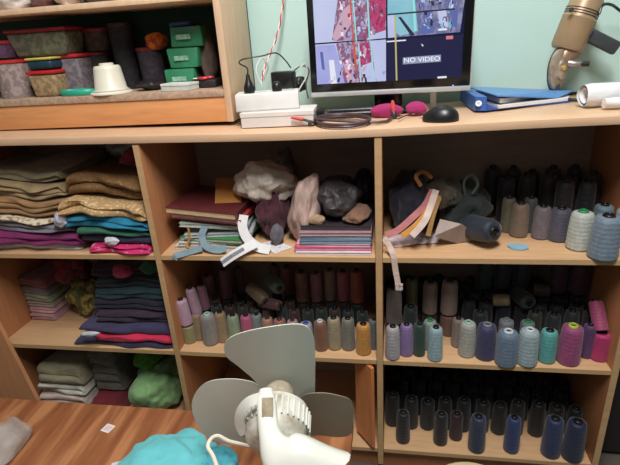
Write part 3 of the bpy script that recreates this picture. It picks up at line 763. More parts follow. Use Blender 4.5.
# grey-blue ribbon, hanging over the edge at the left, and gold ribbon
gb = cloth((124, 146, 158), .15)
bm = BM(); ribbon(bm, [at(205, 226, y=.045), at(202, 236, y=.032), at(206, 246, y=.018), at(218, 250, y=.010), at(226, 247.5, y=.012)], None, .020, .0012)
tag(obj('grey_blue_ribbon', bm, gb), 'grey-blue fabric ribbon curling down from the left book stack', 'ribbon')
bm = BM(); ribbon(bm, [at(202, 248, y=.012), at(192, 251, y=.006), at(182, 254, y=.0), at(176, 256, y=-.006), at(174.5, 259.5, y=-.008)], None, .018, .0012)
tag(obj('frayed_ribbon', bm, gb), 'frayed grey-blue ribbon end hanging over the left shelf edge', 'ribbon')
bm = BM(); tube(bm, [at(188, 228, y=.030), at(190, 238, y=.028), at(186, 246, y=.02), at(194, 248, y=.016), at(199, 245, y=.02)], .003, 6, flat=.6)
tag(obj('gold_cord', bm, cloth((190, 132, 48))), 'golden cord draped in front of the left book stack', 'cord')

# ================================================================== TOP RIGHT COMPARTMENT, left half: ribbons and cloth
bm = crumple((1.325, .20, S2+.085), (.062, .09, .085), 71, .3, floor=S2+.0005); tag(obj('navy_cloth', bm, cloth((30, 30, 48))), 'midnight navy bunched cloth beside the middle divider', 'cloth', 'dark cloths behind the ribbons')
bm = crumple((1.47, .20, S2+.07), (.075, .09, .070), 72, .3, floor=S2+.0005); tag(obj('green_black_cloth', bm, cloth((34, 44, 44))), 'dark green-black bunched cloth behind the white paper', 'cloth', 'dark cloths behind the ribbons')
bm = crumple((1.41, .17, S2+.12), (.05, .07, .042), 73, .3, ); tag(obj('olive_cloth', bm, cloth((62, 54, 40))), 'dim olive cloth topmost of the dark heap', 'cloth', 'dark cloths behind the ribbons')
GR = 'ribbons spilling from the dark cloth'
for i, (pp, w_, c, lb) in enumerate([
    ([(433, 190, .12), (425, 205, .09), (412, 218, .06), (398, 230, .045), (386, 235, .04)], .014, (176, 112, 112), 'dusty pink ribbon running down left to the divider'),
    ([(435, 192, .11), (428, 210, .08), (416, 225, .05), (402, 236, .035)], .012, (190, 134, 60), 'mustard yellow ribbon among the bundle'),
    ([(436, 190, .11), (430, 208, .07), (424, 222, .045), (412, 236, .03)], .014, (206, 186, 176), 'cream white ribbon with rounded end in the bundle'),
    ([(432, 178, .13), (424, 172, .14), (416, 176, .12), (421, 186, .12)], .008, (166, 108, 52), 'ochre ribbon looped at the top of the heap'),
    ([(440, 196, .10), (434, 212, .07), (430, 228, .05), (428, 236, .04)], .010, (150, 112, 62), 'bronze ribbon hanging rightmost of the bundle'),
    ([(466, 200, .14), (464, 182, .13), (472, 175, .13), (478, 184, .13), (472, 194, .13)], .005, (74, 84, 74), 'grey-green cord looped above the dark cloth')]):
    P_ = [at(a, b_, y=c_) for a, b_, c_ in pp]
    bm = BM(); ribbon(bm, P_, None, w_*1.25, .0016); tag(obj('ribbon', bm, cloth(c, .15)), lb, 'ribbon', GR)
tape_m = cloth((214, 190, 176), .2, 60)
bm = BM(); ribbon(bm, [at(384, 238, y=.02), at(390, 247, y=.008), at(393.5, 256, y=-.006), at(395.5, 270, y=-.009), at(398.5, 286, y=-.012)], [Vector((1, -.3, .1))]*5, .0155, .001)
tp = tag(obj('hanging_tape', bm, tape_m), 'cream fabric tape hanging over the shelf edge right of the middle divider', 'tape')
M = frame_to(at(397.7, 281, y=-.0125), at(399.3, 291, y=-.0125)); bm = BM(); c0 = at(398.9, 287, y=-.0125)
box(bm, c0.x-.010, c0.x+.010, c0.y-.0012, c0.y+.0012, c0.z-.010, c0.z+.010); obj('tag', bm, pattern_cloth((210, 196, 190), (130, 90, 90), 120), tp, smooth=False)
for i, (cx, cy, sx, sy, c, lb, sd) in enumerate([
    (398, 243, .052, .035, (206, 186, 190), 'pinkish white cloth scrap flat beside the middle divider', 81),
    (424, 241, .045, .03, (196, 192, 202), 'white crinkled plastic scrap below the ribbons', 82)]):
    p = at(cx, cy, z=S2+.004); bm = crumple((p.x, p.y+.01, S2+.007), (sx, sy, .010), sd, .35, floor=S2+.0005); tag(obj('scrap', bm, cloth(c)), lb, 'scrap')
# folded white paper (tent)
bm = BM()
A, B_, C_, D_ = at(434, 236, y=.05), at(440, 219, y=.09), at(462, 224, y=.075), at(457, 243.5, z=S2+.001)
E_ = at(483, 239.5, z=S2+.001); F_ = at(447, 232, z=S2+.03)
v = [bm.verts.new(p) for p in (A, B_, C_, D_, E_)]
bm.faces.new((v[0], v[1], v[2], v[3])); bm.faces.new((v[2], v[4], v[3]))
bmesh.ops.solidify(bm, geom=bm.faces[:], thickness=.0012)
tag(obj('folded_paper', bm, plain((208, 192, 186), .7, .06, 30), smooth=False), 'creased white paper propped at the shelf front', 'paper')
tilted((466, 226), (496, 232), 25, .135, (34, 44, 64), 'black', 'large dark navy thread spool lying on its side at the shelf front', G1, kind=0, y2=.045)
# pale blue tailor's chalk
P = at(518, 248, z=S2); bm = BM()
pts2 = [(-.026, .006), (-.018, .020), (.008, .020), (.026, .006), (.024, -.010), (.004, -.020), (-.018, -.012)]
vv = [bm.verts.new((P.x+a, P.y+b_, S2+.0005)) for a, b_ in pts2]; f = bm.faces.new(vv); r = bmesh.ops.extrude_face_region(bm, geom=[f])
for v in r['geom']:
    if isinstance(v, bmesh.types.BMVert): v.co.z += .005
bmesh.ops.bevel(bm, geom=bm.edges[:], offset=.001, segments=2, affect='EDGES')
tag(obj('tailors_chalk', bm, plain((140, 178, 198), .6, .06, 40)), 'pale blue piece of tailors chalk lying in the top right compartment', 'chalk')

# ================================================================== WORKTOP THINGS
def WZ(x): return S1+sag(x)+.0005
# lower white box, upper power strip
p1, p2 = at(241, 126, z=S1), at(313, 122, z=S1)
white_m = plain((226, 224, 222), .5, .05, 20)
cx_ = (p1.x+p2.x)/2; zz = WZ(cx_)+.002
t = thing('white_box', 'flat white cardboard box beneath the power strip', 'box', (cx_, p1.y+.055, zz), .05)
bm = BM(); box(bm, -.094, .094, -.05, .05, 0, .036, .0015, Matrix.Translation((0, 0, 0))); obj('carton', bm, plain((214, 208, 206), .55, .08, 12), t, local=True, smooth=False)
bm = BM(); box(bm, -.0955, .0955, -.0515, .0515, .026, .038, .0015); obj('lid', bm, plain((220, 214, 210), .55, .08, 12), t, local=True, smooth=False)
bz = zz+.0385
t = thing('power_strip', 'white power extension box with black plugs on the white box', 'power strip', (at(268, 100, y=.14).x-.002, .135, bz), .16)
bm = BM(); box(bm, -.078, .086, -.042, .042, 0, .043, .003); obj('housing', bm, white_m, t, local=True)
bm = BM(); box(bm, -.0785, .0865, -.0425, .0425, .0, .004, .001); obj('base_trim', bm, plain((190, 186, 182), .5), t, local=True)
for sx in (-.05, -.012, .026, .062):
    bm = BM(); lathe(bm, [(.0145, .0431), (.0145, .0438), (.012, .0438), (.012, .0434)], Matrix.Translation((sx, 0, 0)), 20); so = obj('socket', bm, plain((206, 204, 200), .5), t, local=True)
PSM = wm(t)
blackp = plain((26, 25, 27), .35, .1)
pm = []
for i, (sx, sy) in enumerate([(-.042, -.012), (.030, -.006)]):
    c = PSM @ Vector((sx, sy, .0442))
    t2 = thing('power_plug', ('black power plug at the left end of the power strip', 'black power plug below the adapter on the power strip')[i], 'plug', c)
    bm = BM(); lathe(bm, [(.014, 0), (.0145, .012), (.011, .022), (.007, .032), (.004, .046)] if i == 0 else [(.013, 0), (.0135, .014), (.010, .02), (.004, .024)], Matrix.Translation(c), 16); obj('plug_body', bm, blackp, t2)
    pm.append(c)
c = pm[0]+Vector((0, 0, .044))
bm = BM(); tube(bm, [c, at(247, 68, y=.12), at(239, 63, y=.13), at(244, 59, y=.15), at(262, 56, y=.17), at(276, 53, y=.19), at(285, 60, y=.20), at(291, 68, y=.20)], .0018, 7)
tag(obj('looping_cable', bm, blackp), 'thin black cord looping up from the left plug to the adapter', 'cord')
# adapter
p = at(282, 76, y=.17)
t = thing('power_adapter', 'black block power adapter standing behind the plugs', 'adapter', (p.x, .19, bz), -.12)
bm = BM(); box(bm, -.032, .030, -.016, .02, .0448, .088, .004); obj('adapter_body', bm, blackp, t, local=True)
bm = BM(); box(bm, -.012, .012, -.01, .012, .0435, .0455); obj('pin_block', bm, blackp, t, local=True)
# white tangled cables right of it
wc = plain((196, 198, 196), .5)
bm = BM(); tube(bm, [at(262, 86, y=.14), at(256, 70, y=.15), at(262, 58, y=.17), at(268, 66, y=.18), at(264, 80, y=.19)], .0022, 7)
tag(obj('white_cable', bm, wc), 'white cable looping up behind the left plug', 'cable')
for i, pp in enumerate([[(290, 78, .22), (298, 70, .22), (305, 64, .24), (307, 75, .24), (300, 88, .22), (296, 97, .2)], [(292, 72, .24), (302, 66, .26), (309, 70, .26), (306, 84, .24), (308, 98, .2)]]):
    bm = BM(); tube(bm, [at(a, b_, y=c_) for a, b_, c_ in pp], .002, 7); tag(obj('cable', bm, wc if i == 0 else plain((60, 66, 70), .5)), ('white thin cable tangled left of the monitor', 'dark thin cable tangled left of the monitor')[i], 'cable')
bm = crumple((at(299, 82, y=.26).x, .26, at(299, 84, y=.26).z), (.022, .02, .022), 91, .3, sub=4); tag(obj('black_plug_bundle', bm, blackp), 'black plug bundle behind the power strip beside the monitor', 'plug')
# red and white twisted cord
pts = [at(284.5, -40, y=.33), at(284, -12, y=.33), at(283, 4, y=.33), at(279, 28, y=.32), at(272, 50, y=.30), at(265, 66, y=.26), at(261, 84, y=.19)]
path = smooth_path(pts, 16)
rc = thing('twisted_cord', 'red and white twisted wire hanging down the turquoise wall', 'wire', path[0])
for s, (nm, c) in enumerate([('red_strand', (196, 40, 40)), ('white_strand', (226, 220, 216))]):
    P_ = []
    for i, p in enumerate(path):
        a = i*.55+s*PI; P_.append(p+Vector((math.cos(a), math.sin(a), 0))*.0018)
    bm = BM(); tube(bm, P_, .0018, 6, smooth=1); obj(nm, bm, plain(c, .5), rc)

# MONITOR
MY = .20
mon = thing('monitor', 'black flat monitor with silver lower edge showing four camera views', 'monitor', (1.262, MY+.03, WZ(1.262)+.0015))
ML, MR = at(313, 97, y=MY), at(469, 91, y=MY)
xl, xr = ML.x-.004, MR.x+.001; zb_ = 1.137; zt_ = 1.398
gloss = plain((14, 14, 16), .2, .1)
bm = BM()
fw = .0175
box(bm, xl, xr, MY, MY+.028, zb_+.012, zt_, .004); obj('housing', bm, gloss, mon)
silver = plain((196, 198, 198), .3, .05, metal=.3)
bm = BM(); box(bm, xl-.001, xr+.001, MY-.004, MY+.026, zb_, zb_+.0125, .002); obj('lower_trim', bm, silver, mon)
bm = BM(); box(bm, xr-.0005, xr+.0025, MY-.003, MY+.02, zb_, zt_, .001); obj('side_trim', bm, silver, mon)
sx0, sx1, sz0, sz1 = xl+.018, xr-.022, zb_+.034, zt_-.016
bm = BM(); box(bm, sx0, sx1, MY-.001, MY+.002, sz0, sz1); scr = obj('screen', bm, plain((26, 30, 62), .2, .02, emit=.9), mon, smooth=False)
midx = at(386, 40, y=MY).x; midz = at(386, 38, y=MY).z
def quad(bm, pts, mi=0, lift=0):
    vs = [bm.verts.new(Vector((p.x, MY-.0012-lift, p.z))) for p in pts]; f = bm.faces.new(vs); f.material_index = mi
def clampq(p): return Vector((min(max(p.x, sx0), sx1), MY, min(max(p.z, sz0), sz1)))
def emis(c, s=1.0, noise_c=None, sc=60):
    k = ('e', c, s, str(noise_c))
    if k in _mc: return _mc[k]
    m, nt, b = newmat('screen_%d_%d_%d' % c)
    b.inputs['Base Color'].default_value = (0.01, .01, .01, 1); b.inputs['Roughness'].default_value = .25
    b.inputs['Emission Strength'].default_value = s
    if noise_c:
        tc = nt.nodes.new('ShaderNodeTexCoord'); n = nt.nodes.new('ShaderNodeTexNoise'); n.inputs['Scale'].default_value = sc; n.inputs['Detail'].default_value = 3
        mp = nt.nodes.new('ShaderNodeMapping'); mp.inputs['Scale'].default_value = (1, 1, .6)
        nt.links.new(tc.outputs['Object'], mp.inputs[0]); nt.links.new(mp.outputs[0], n.inputs['Vector'])
        r = nt.nodes.new('ShaderNodeValToRGB'); el = r.color_ramp.elements; k_ = len(noise_c)
        el[0].position = .35; el[0].color = lin(c); el[1].position = .65; el[1].color = lin(noise_c[-1])
        for i, nc in enumerate(noise_c[:-1]): q = el.new(.35+.3*(i+1)/k_); q.color = lin(nc)
        r.color_ramp.interpolation = 'LINEAR'
        nt.links.new(n.outputs['Fac'], r.inputs[0]); nt.links.new(r.outputs[0], b.inputs['Emission Color'])
    else: b.inputs['Emission Color'].default_value = lin(c)
    _mc[k] = m; return m
e_lav = emis((186, 194, 232), .95, [(200, 206, 238)], 12)
e_lav2 = emis((150, 152, 216), .95, [(172, 176, 228)], 12)
e_clut = emis((128, 80, 112), .9, [(176, 104, 136), (96, 88, 126), (196, 174, 200), (150, 132, 170)], 110)
e_mag = emis((164, 44, 96), .9, [(196, 70, 120), (120, 40, 80)], 70)
e_cyan = emis((150, 226, 226), .95); e_org = emis((206, 92, 66), .95)
e_teal = emis((124, 190, 208), .9, [(150, 204, 220)], 20); e_dark = emis((40, 44, 66), .8); e_gre = emis((150, 152, 190), .85, [(104, 106, 150), (180, 180, 206)], 40)
e_yel = emis((196, 186, 120), .9); e_white = emis((226, 228, 240), 1.0); e_navy = emis((20, 22, 66), .9); e_plate = emis((150, 158, 186), .9); e_bluep = emis((96, 110, 180), .85); e_skin = emis((210, 170, 190), .9)
def poly(bm, pp, mi, lift=0): quad(bm, [clampq(at(a, b_, y=MY)) for a, b_ in pp], mi, lift)
mats1 = [e_lav, e_clut, e_mag, e_cyan, e_org, e_white, e_dark, e_lav2, e_skin, e_bluep]
def clutter(bm, region, n, mis, sz, seed):
    rnd = random.Random(seed)
    (xa_, ya_), (xb_, yb_) = region
    for i in range(n):
        x_, y_ = rnd.uniform(xa_, xb_), rnd.uniform(ya_, yb_); w1, h1 = rnd.uniform(.6, sz), rnd.uniform(1, sz*2); sk = rnd.uniform(-2, 2)
        poly(bm, [(x_, y_), (x_+w1, y_-.3), (x_+w1+sk, y_+h1), (x_+sk, y_+h1*.8)], rnd.choice(mis), .00042+.000001*i)
# top left view
bm = BM(); poly(bm, [(300, -8), (386, -12), (386, 38), (311, 43.5)], 0)
poly(bm, [(338, -10), (386, -12), (386, 38), (360, 40), (336, 41), (332, 40)], 1, .0002)
poly(bm, [(369, -10), (386, -12), (385, 34), (374, 30), (370, 18)], 2, .0003)
poly(bm, [(343, 10), (351, 3), (354, 20), (345, 34), (336, 41), (332, 37)], 8, .00035)
poly(bm, [(371, 35), (386, 30), (386, 38), (366, 40)], 0, .0004)
clutter(bm, ((338, -8), (380, 34)), 70, [0, 1, 2, 6, 7, 8, 5], 3.2, 1)
poly(bm, [(349, -10), (350.6, -10), (354.4, 41), (352.8, 41)], 4, .0005); poly(bm, [(352, -10), (353.3, -10), (357, 41), (355.7, 41)], 3, .0005)
poly(bm, [(366.5, -10), (368, -10), (370.4, 39), (368.9, 39)], 3, .0005)
obj('camera_view', bm, None, scr, mats=mats1, smooth=False)
bm = BM(); poly(bm, [(311, 45), (386, 39.5), (386, 84.5), (316, 88)], 0)
poly(bm, [(336, 43), (371, 40), (376, 85), (344, 87)], 1, .0002)
poly(bm, [(313, 46), (335, 44.5), (345, 87), (317, 88)], 7, .00025)
poly(bm, [(343, 62), (350, 58), (356, 80), (348, 84)], 8, .0004)
poly(bm, [(357, 44), (369, 42), (371, 62), (361, 66)], 2, .0003)
poly(bm, [(361, 66), (372, 62), (377, 82), (362, 82)], 0, .00035)
poly(bm, [(320, 52), (323, 52), (325, 70), (322, 69)], 9, .0004)
poly(bm, [(329, 60), (334, 60), (337, 86), (331, 86)], 5, .0003)
clutter(bm, ((338, 45), (368, 80)), 60, [0, 1, 2, 6, 7, 8, 5], 3, 2)
clutter(bm, ((318, 70), (384, 82)), 20, [0, 7, 8], 3, 3)
poly(bm, [(352.8, 43), (355.0, 43), (357, 70), (355, 70)], 4, .0005); poly(bm, [(358, 43), (359.2, 43), (361.5, 84), (360.3, 84)], 3, .0005); poly(bm, [(370, 41), (371.3, 41), (374.2, 76), (372.9, 76)], 3, .0005)
obj('camera_view', bm, None, scr, mats=mats1, smooth=False)
mats2 = [e_gre, e_teal, e_dark, e_white, e_lav, e_bluep, e_yel, e_cyan]
bm = BM(); poly(bm, [(387.5, -12), (470, -12), (460, 32), (387.5, 38)], 0)
poly(bm, [(387.5, -12), (414, -12), (418, 31), (400, 36), (387.5, 25)], 1, .0002)
poly(bm, [(387.5, 15), (394, 14), (396, 37), (388, 38)], 4, .0003)
poly(bm, [(386, 14), (455, 8), (455, 9.6), (386, 15.6)], 2, .0006)
poly(bm, [(398, 17), (401, 17), (415, 35), (411, 36)], 2, .0005)
poly(bm, [(412, -12), (414, -12), (416.5, 31), (414, 31)], 7, .0004)
poly(bm, [(424, 10), (432, 10), (434, 33), (420, 34)], 5, .0004); poly(bm, [(437, 10), (446, 9), (448, 26), (441, 31)], 4, .0004); poly(bm, [(449, 9), (458, 9), (457, 28), (452, 26)], 5, .00045)
clutter(bm, ((418, -6), (455, 5)), 40, [0, 2, 4, 5], 3.5, 4)
clutter(bm, ((419, 11), (452, 27)), 40, [0, 2, 4, 5, 1], 3, 5)
poly(bm, [(438, 28.8), (447, 28.2), (447, 30.2), (438, 30.8)], 3, .0007)
obj('camera_view', bm, None, scr, mats=mats2, smooth=False)
bm = BM(); poly(bm, [(387.5, 39.5), (463, 34.5), (462, 80), (387.5, 84)], 0)
poly(bm, [(386.8, 41), (406, 39.5), (406, 40.8), (386.8, 42.3)], 1, .0004)
poly(bm, [(394.2, 16), (395.8, 16), (397.4, 84), (395.8, 84)], 2, .0008)
poly(bm, [(402.8, 57.6), (440.8, 54.6), (440.8, 61.6), (402.8, 64.4)], 3, .0004)
poly(bm, [(446, 36), (453, 35.5), (453, 39), (446, 39.4)], 4, .0005)
poly(bm, [(437.4, 76.5), (446.6, 75.9), (446.6, 78), (437.4, 78.6)], 1, .0005)
nv = obj('camera_view', bm, None, scr, mats=[e_navy, e_white, e_yel, e_plate, emis((214, 120, 130), 1.0)], smooth=False)
tb = text_bm('NO VIDEO', .0158, .0001)
cp = at(421.8, 59.6, y=MY); a1, a2 = at(402.8, 61, y=MY), at(440.8, 58.1, y=MY)
bx_ = [v.co.x for v in tb.verts]; sxx = (a2.x-a1.x)*.94/(max(bx_)-min(bx_))
tb.transform(Matrix.Translation((cp.x, MY-.0020, cp.z)) @ Matrix.Rotation(PI/2, 4, 'X') @ Matrix.Diagonal((sxx, 1, 1, 1)))
obj('lettering', tb, emis((240, 242, 250), 1.1), nv, smooth=False)
p = at(422, 45, y=MY); bm = BM(); quad(bm, [p+Vector((-.003, 0, .004)), p+Vector((.004, 0, -.001)), p+Vector((.001, 0, -.004))], 0, .001); obj('pointer', bm, e_white, nv, smooth=False)
bm = BM(); p = at(453, 85.3, y=MY); quad(bm, [p+Vector((-.002, 0, -.001)), p+Vector((.002, 0, -.001)), p+Vector((.002, 0, .001)), p+Vector((-.002, 0, .001))], 0, .0006); obj('power_light', bm, emis((120, 150, 255), 3), mon, smooth=False)
bm = BM(); box(bm, 1.225, 1.30, MY+.024, MY+.05, zb_-.043+.006, 1.26, .004); obj('stand_neck', bm, gloss, mon)
bm = BM(); lathe(bm, [(.02, .010), (.085, .006), (.088, 0), (.0, 0)][::-1], Matrix.Translation((1.262, MY+.045, WZ(1.262)+.001)) @ Matrix.Diagonal((1.1, .7, 1, 1)), 32, cap=False); obj('stand_base', bm, gloss, mon)
# white clip under the right of the monitor
p = at(433, 106.5, z=S1); bm = BM(); box(bm, p.x-.008, p.x+.008, p.y, p.y+.006, WZ(p.x), 1.1365, .001, ); tag(obj('white_clip', bm, white_m, smooth=False), 'small white upright clip under the right of the monitor', 'clip')
# pink pouch behind
mg = cloth((160, 30, 98), .15)
for i, (x0_, x1_, sd, lb) in enumerate([(372, 402, 95, 'magenta cloth pouch beneath the monitor, left of the other one'), (404, 424, 96, 'magenta cloth roll beneath the monitor beside the white clip')]):
    a, b_ = at(x0_, 106, z=S1), at(x1_, 105, z=S1); z0_ = WZ((a.x+b_.x)/2)
    bm = crumple(((a.x+b_.x)/2, .155, z0_+.016), ((b_.x-a.x)/2, .022, .019), sd, .12, sub=4, floor=z0_); tag(obj('pouch', bm, mg), lb, 'pouch')
# black plugs/adapters under monitor
for i, (pp, r_, lb) in enumerate([([(312, 112), (322, 104), (334, 101)], .013, 'black adapter plug lying under the left of the monitor'), ([(330, 109), (345, 103), (372, 104)], .009, 'black cable bundle lying under the monitor'),
                             ([(335, 105), (355, 106), (382, 110)], .007, 'second black cable end under the monitor pointing right'), ([(309, 119), (318, 115), (328, 110)], .007, 'dark grey connector beside the white box')]):
    P_ = [at(a, b_, z=S1+.01) for a, b_ in pp]; P_ = [Vector((p.x, min(p.y, .17), WZ(p.x)+r_+.001+(.012 if i == 2 else 0))) for p in P_]
    bm = BM(); tube(bm, P_, r_, 10); tag(obj(('power_plug', 'cable_bundle', 'cable_bundle', 'connector')[i], bm, plain(((24, 24, 28), (20, 20, 26), (34, 36, 44), (58, 74, 84))[i], .3)), lb, 'cable')
p = at(322, 108, z=S1); t = thing('charger_block', 'black charger block under the left of the monitor', 'adapter', (p.x, .165, WZ(p.x)+.0005), .3)
bm = BM(); box(bm, -.026, .026, -.016, .016, 0, .026, .004); obj('block_body', bm, blackp, t, local=True)
bm = BM(); tube(bm, [(.026, 0, .014), (.045, -.004, .016), (.075, -.012, .012), (.11, -.02, .0055)], .004, 8); obj('block_cord', bm, blackp, t, local=True)
# coil of dark audio cable with red jacks
cab = plain((74, 54, 58), .45)
cc = at(344, 119, z=S1); cc.y = .078; pts = []
for i in range(0, 52):
    a = i/52*2*PI*2.1+PI*.9; k = 1-.10*math.sin(i*.5)
    pts.append(Vector((cc.x+.070*math.cos(a)*k, cc.y+.000+.068*math.sin(a)*k, WZ(cc.x)+.0045+.0042*(i/20))))
st_ = [at(303, 119.5, y=.062), at(312, 122, z=S1+.004)]
en = [at(378, 118, z=S1+.01), at(392, 114.5, z=S1+.008)]
t = thing('audio_cable', 'coiled dark brown audio cable with red jacks in front of the monitor', 'cable', (cc.x, cc.y, WZ(cc.x)))
bm = BM(); tube(bm, [Vector((p.x, p.y, max(p.z, WZ(p.x)+.0035))) for p in st_]+pts+[Vector((p.x, p.y, WZ(p.x)+.006)) for p in en], .0036, 7, smooth=3); obj('cable', bm, cab, t)
bm = BM(); a, b_ = at(291, 117.5, y=.060), at(303, 119.5, y=.062); tube(bm, [a, (a+b_)/2, b_], .0042, 10, radii=(.003, .005)); obj('jack', bm, plain((196, 60, 54), .4), t)
a = at(394, 115, z=S1+.004); a.z = WZ(a.x)+.006
bm = BM(); lathe(bm, [(.0085, 0), (.009, .006), (.006, .016), (.0035, .018)], Matrix.Translation(a-Vector((0, 0, .004))), 14); obj('connector', bm, plain((60, 46, 50), .4), t)
bm = BM(); lathe(bm, [(.0045, .012), (.0055, .02), (.005, .034), (.003, .040)], Matrix.Translation(a) @ Matrix.Rotation(-.1, 4, 'Y'), 14); obj('jack', bm, plain((214, 84, 84), .4), t)
# MOUSE
p = at(441, 120.5, z=S1)
t = thing('computer_mouse', 'black computer mouse on the worktop in front of the monitor', 'mouse', (p.x, p.y+.012, WZ(p.x)), .0)
bm = BM(); bmesh.ops.create_uvsphere(bm, u_segments=32, v_segments=20, radius=1)
for v in bm.verts:
    x, y, z_ = v.co; bulk = 1+.10*x
    v.co = Vector((x*.043, y*.028*bulk, max(z_, -.15)*.031*(1+.18*x)+.0048))
bm.transform(wm(t) @ Matrix.Rotation(math.radians(-14), 4, 'Z')); obj('shell', bm, plain((22, 22, 24), .35, .1), t)
bm = BM(); lathe(bm, [(.004, -.003), (.005, 0), (.004, .003)], wm(t) @ Matrix.Rotation(math.radians(-14), 4, 'Z') @ Matrix.Translation((-.025, 0, .022)) @ Matrix.Rotation(PI/2, 4, 'X'), 16); obj('scroll_wheel', bm, plain((60, 60, 62), .5), t)
bm = BM(); tube(bm, [wm(t) @ Vector((-.038, .010, .010)), at(420, 114, z=S1+.004), at(408, 115, z=S1+.002), at(398, 119, z=S1+.002)], .0016, 6); obj('cord', bm, blackp, t)
# BLUE RING BINDER
t = thing('ring_binder', 'blue ring binder with loose papers lying on the worktop right of the monitor', 'binder', (1.62, .22, WZ(1.62)))
zz = WZ(1.62)+.002
q = [at(484, 113, z=S1), at(570, 104, z=S1), Vector((1.79, .335, 0)), Vector((1.53, .345, 0))]
q[2] = Vector((1.745, .262, 0)); q[3] = Vector((1.482, .325, 0)); 
def slab(bm, q, z0, z1, dz=(0, 0, 0, 0)):
    a = [bm.verts.new((p.x, p.y, z0+d)) for p, d in zip(q, dz)]; b_ = [bm.verts.new((p.x, p.y, z1+d)) for p, d in zip(q, dz)]
    bm.faces.new(a[::-1]); bm.faces.new(b_)
    for i in range(4): bm.faces.new((a[i], a[(i+1) % 4], b_[(i+1) % 4], b_[i]))
ql = [q[0], q[1], q[2], q[3]]
bm = BM(); slab(bm, ql, zz, zz+.003); obj('back_cover', bm, plain((52, 82, 160), .4, .06), t, smooth=False)
tp_ = [q[0]+Vector((-.004, .0, 0)), q[1]+Vector((.0, .01, 0)), q[2], q[3]]
bm = BM(); slab(bm, [q[0]+Vector((.03, .012, 0)), q[1]+Vector((-.03, .004, 0)), q[2], q[3]], zz+.032, zz+.035, (0, -.022, -.012, .004)); obj('front_cover', bm, plain((92, 138, 192), .4, .06), t, smooth=False)
bm = BM(); slab(bm, [q[0]+Vector((.035, .006, 0)), q[1]+Vector((-.006, .002, 0)), q[2]+Vector((-.01, -.01, 0)), q[3]+Vector((.02, -.01, 0))], zz+.0035, zz+.010, (0, 0, 0, 0)); obj('papers', bm, plain((222, 220, 222), .7, .06), t, smooth=False)
bm = BM(); slab(bm, [q[0]+Vector((.04, .02, 0)), q[1]+Vector((-.08, .03, 0)), q[2]+Vector((-.1, -.03, 0)), q[3]+Vector((.02, -.01, 0))], zz+.0105, zz+.022, (.004, -.006, -.006, .006)); obj('bent_papers', bm, plain((196, 186, 182), .7, .12), t, smooth=False)
sp = [q[0]+Vector((-.004, -.002, 0)), q[0]+Vector((.028, -.004, 0)), q[3]+Vector((.02, 0, 0)), q[3]+Vector((-.006, 0, 0))]
bm = BM(); slab(bm, [q[0]+Vector((-.022, .012, 0)), q[0]+Vector((.004, -.0, 0)), q[3]+Vector((.006, 0, 0)), q[3]+Vector((-.016, 0, 0))], zz, zz+.034); spn = obj('spine', bm, plain((58, 98, 172), .4, .06), t, smooth=False)
bm = BM(); M = Matrix.Translation(q[0]*.5+Vector((-.004, 0, 0))*1+Vector((0, 0, 0))) 
sc0 = q[0]+Vector((-.013, .004, 0)); bm = BM(); lathe(bm, [(.0075, 0), (.0075, .0015), (.004, .0015), (.004, 0)], Matrix.Translation((sc0.x-.001, sc0.y-.0005, zz+.018)) @ Matrix.Rotation(math.radians(60), 4, 'X') @ Matrix.Rotation(.5, 4, 'Z'), 18); obj('finger_ring', bm, silver, spn)
# ================================================================== CLOTH CUTTING MACHINE (leaning against the wall)
MYC = .295
gold = plain((160, 134, 104), .4, .1, 20, metal=.15); gdark = plain((58, 62, 66), .4, .15); steel = plain((160, 152, 146), .3, .15, metal=.6)
kb = at(556, 84, y=MYC); t = thing('cutting_machine', 'handheld cloth cutting machine with gold motor and round blade guard against the wall', 'machine', (kb.x, MYC, WZ(kb.x)+.001))
a, b_ = at(566, 50, y=MYC), at(590, -6, y=MYC+.01)
Mx = frame_to(a, b_); L = (b_-a).length
bm = BM(); lathe(bm, [(.018, -.004), (.037, 0), (.041, .008), (.042, L*.55), (.0425, L*.56), (.040, L*.6), (.040, L*.9), (.030, L*1.02), (.01, L*1.06)], Mx, 28); mt = obj('motor_body', bm, gold, t)
for k in range(3):
    bm = BM(); lathe(bm, [(.0404, 0), (.0422, .001), (.0404, .002)], Mx @ Matrix.Translation((0, 0, L*.62+k*.006)), 28, cap=False); obj('vent_ridge', bm, gdark, mt)
bm = BM(); lathe(bm, [(.006, 0), (.006, .003)], Matrix.Translation(at(571, 10, y=MYC-.034)) @ Matrix.Rotation(PI/2, 4, 'X'), 12); obj('screw', bm, gdark, mt)
hA, hB = at(587, 34, y=MYC-.005), at(617, 49, y=MYC-.01)
Mh = frame_to(hA, hB); Lh = (hB-hA).length
bm = BM(); box(bm, -.012, .012, -.017, .017, -.008, Lh, .006, Mh, 3); obj('handle', bm, gdark, t)
bm = BM(); box(bm, -.02, .02, -.016, .016, -.03, .006, .005, Mh, 3); obj('switch_housing', bm, plain((78, 80, 80), .45), t)
bm = BM(); tube(bm, [at(603, 38, y=MYC-.012), at(606, 20, y=MYC), at(600, 4, y=MYC+.01)], .004, 8) ; 
bm.free()
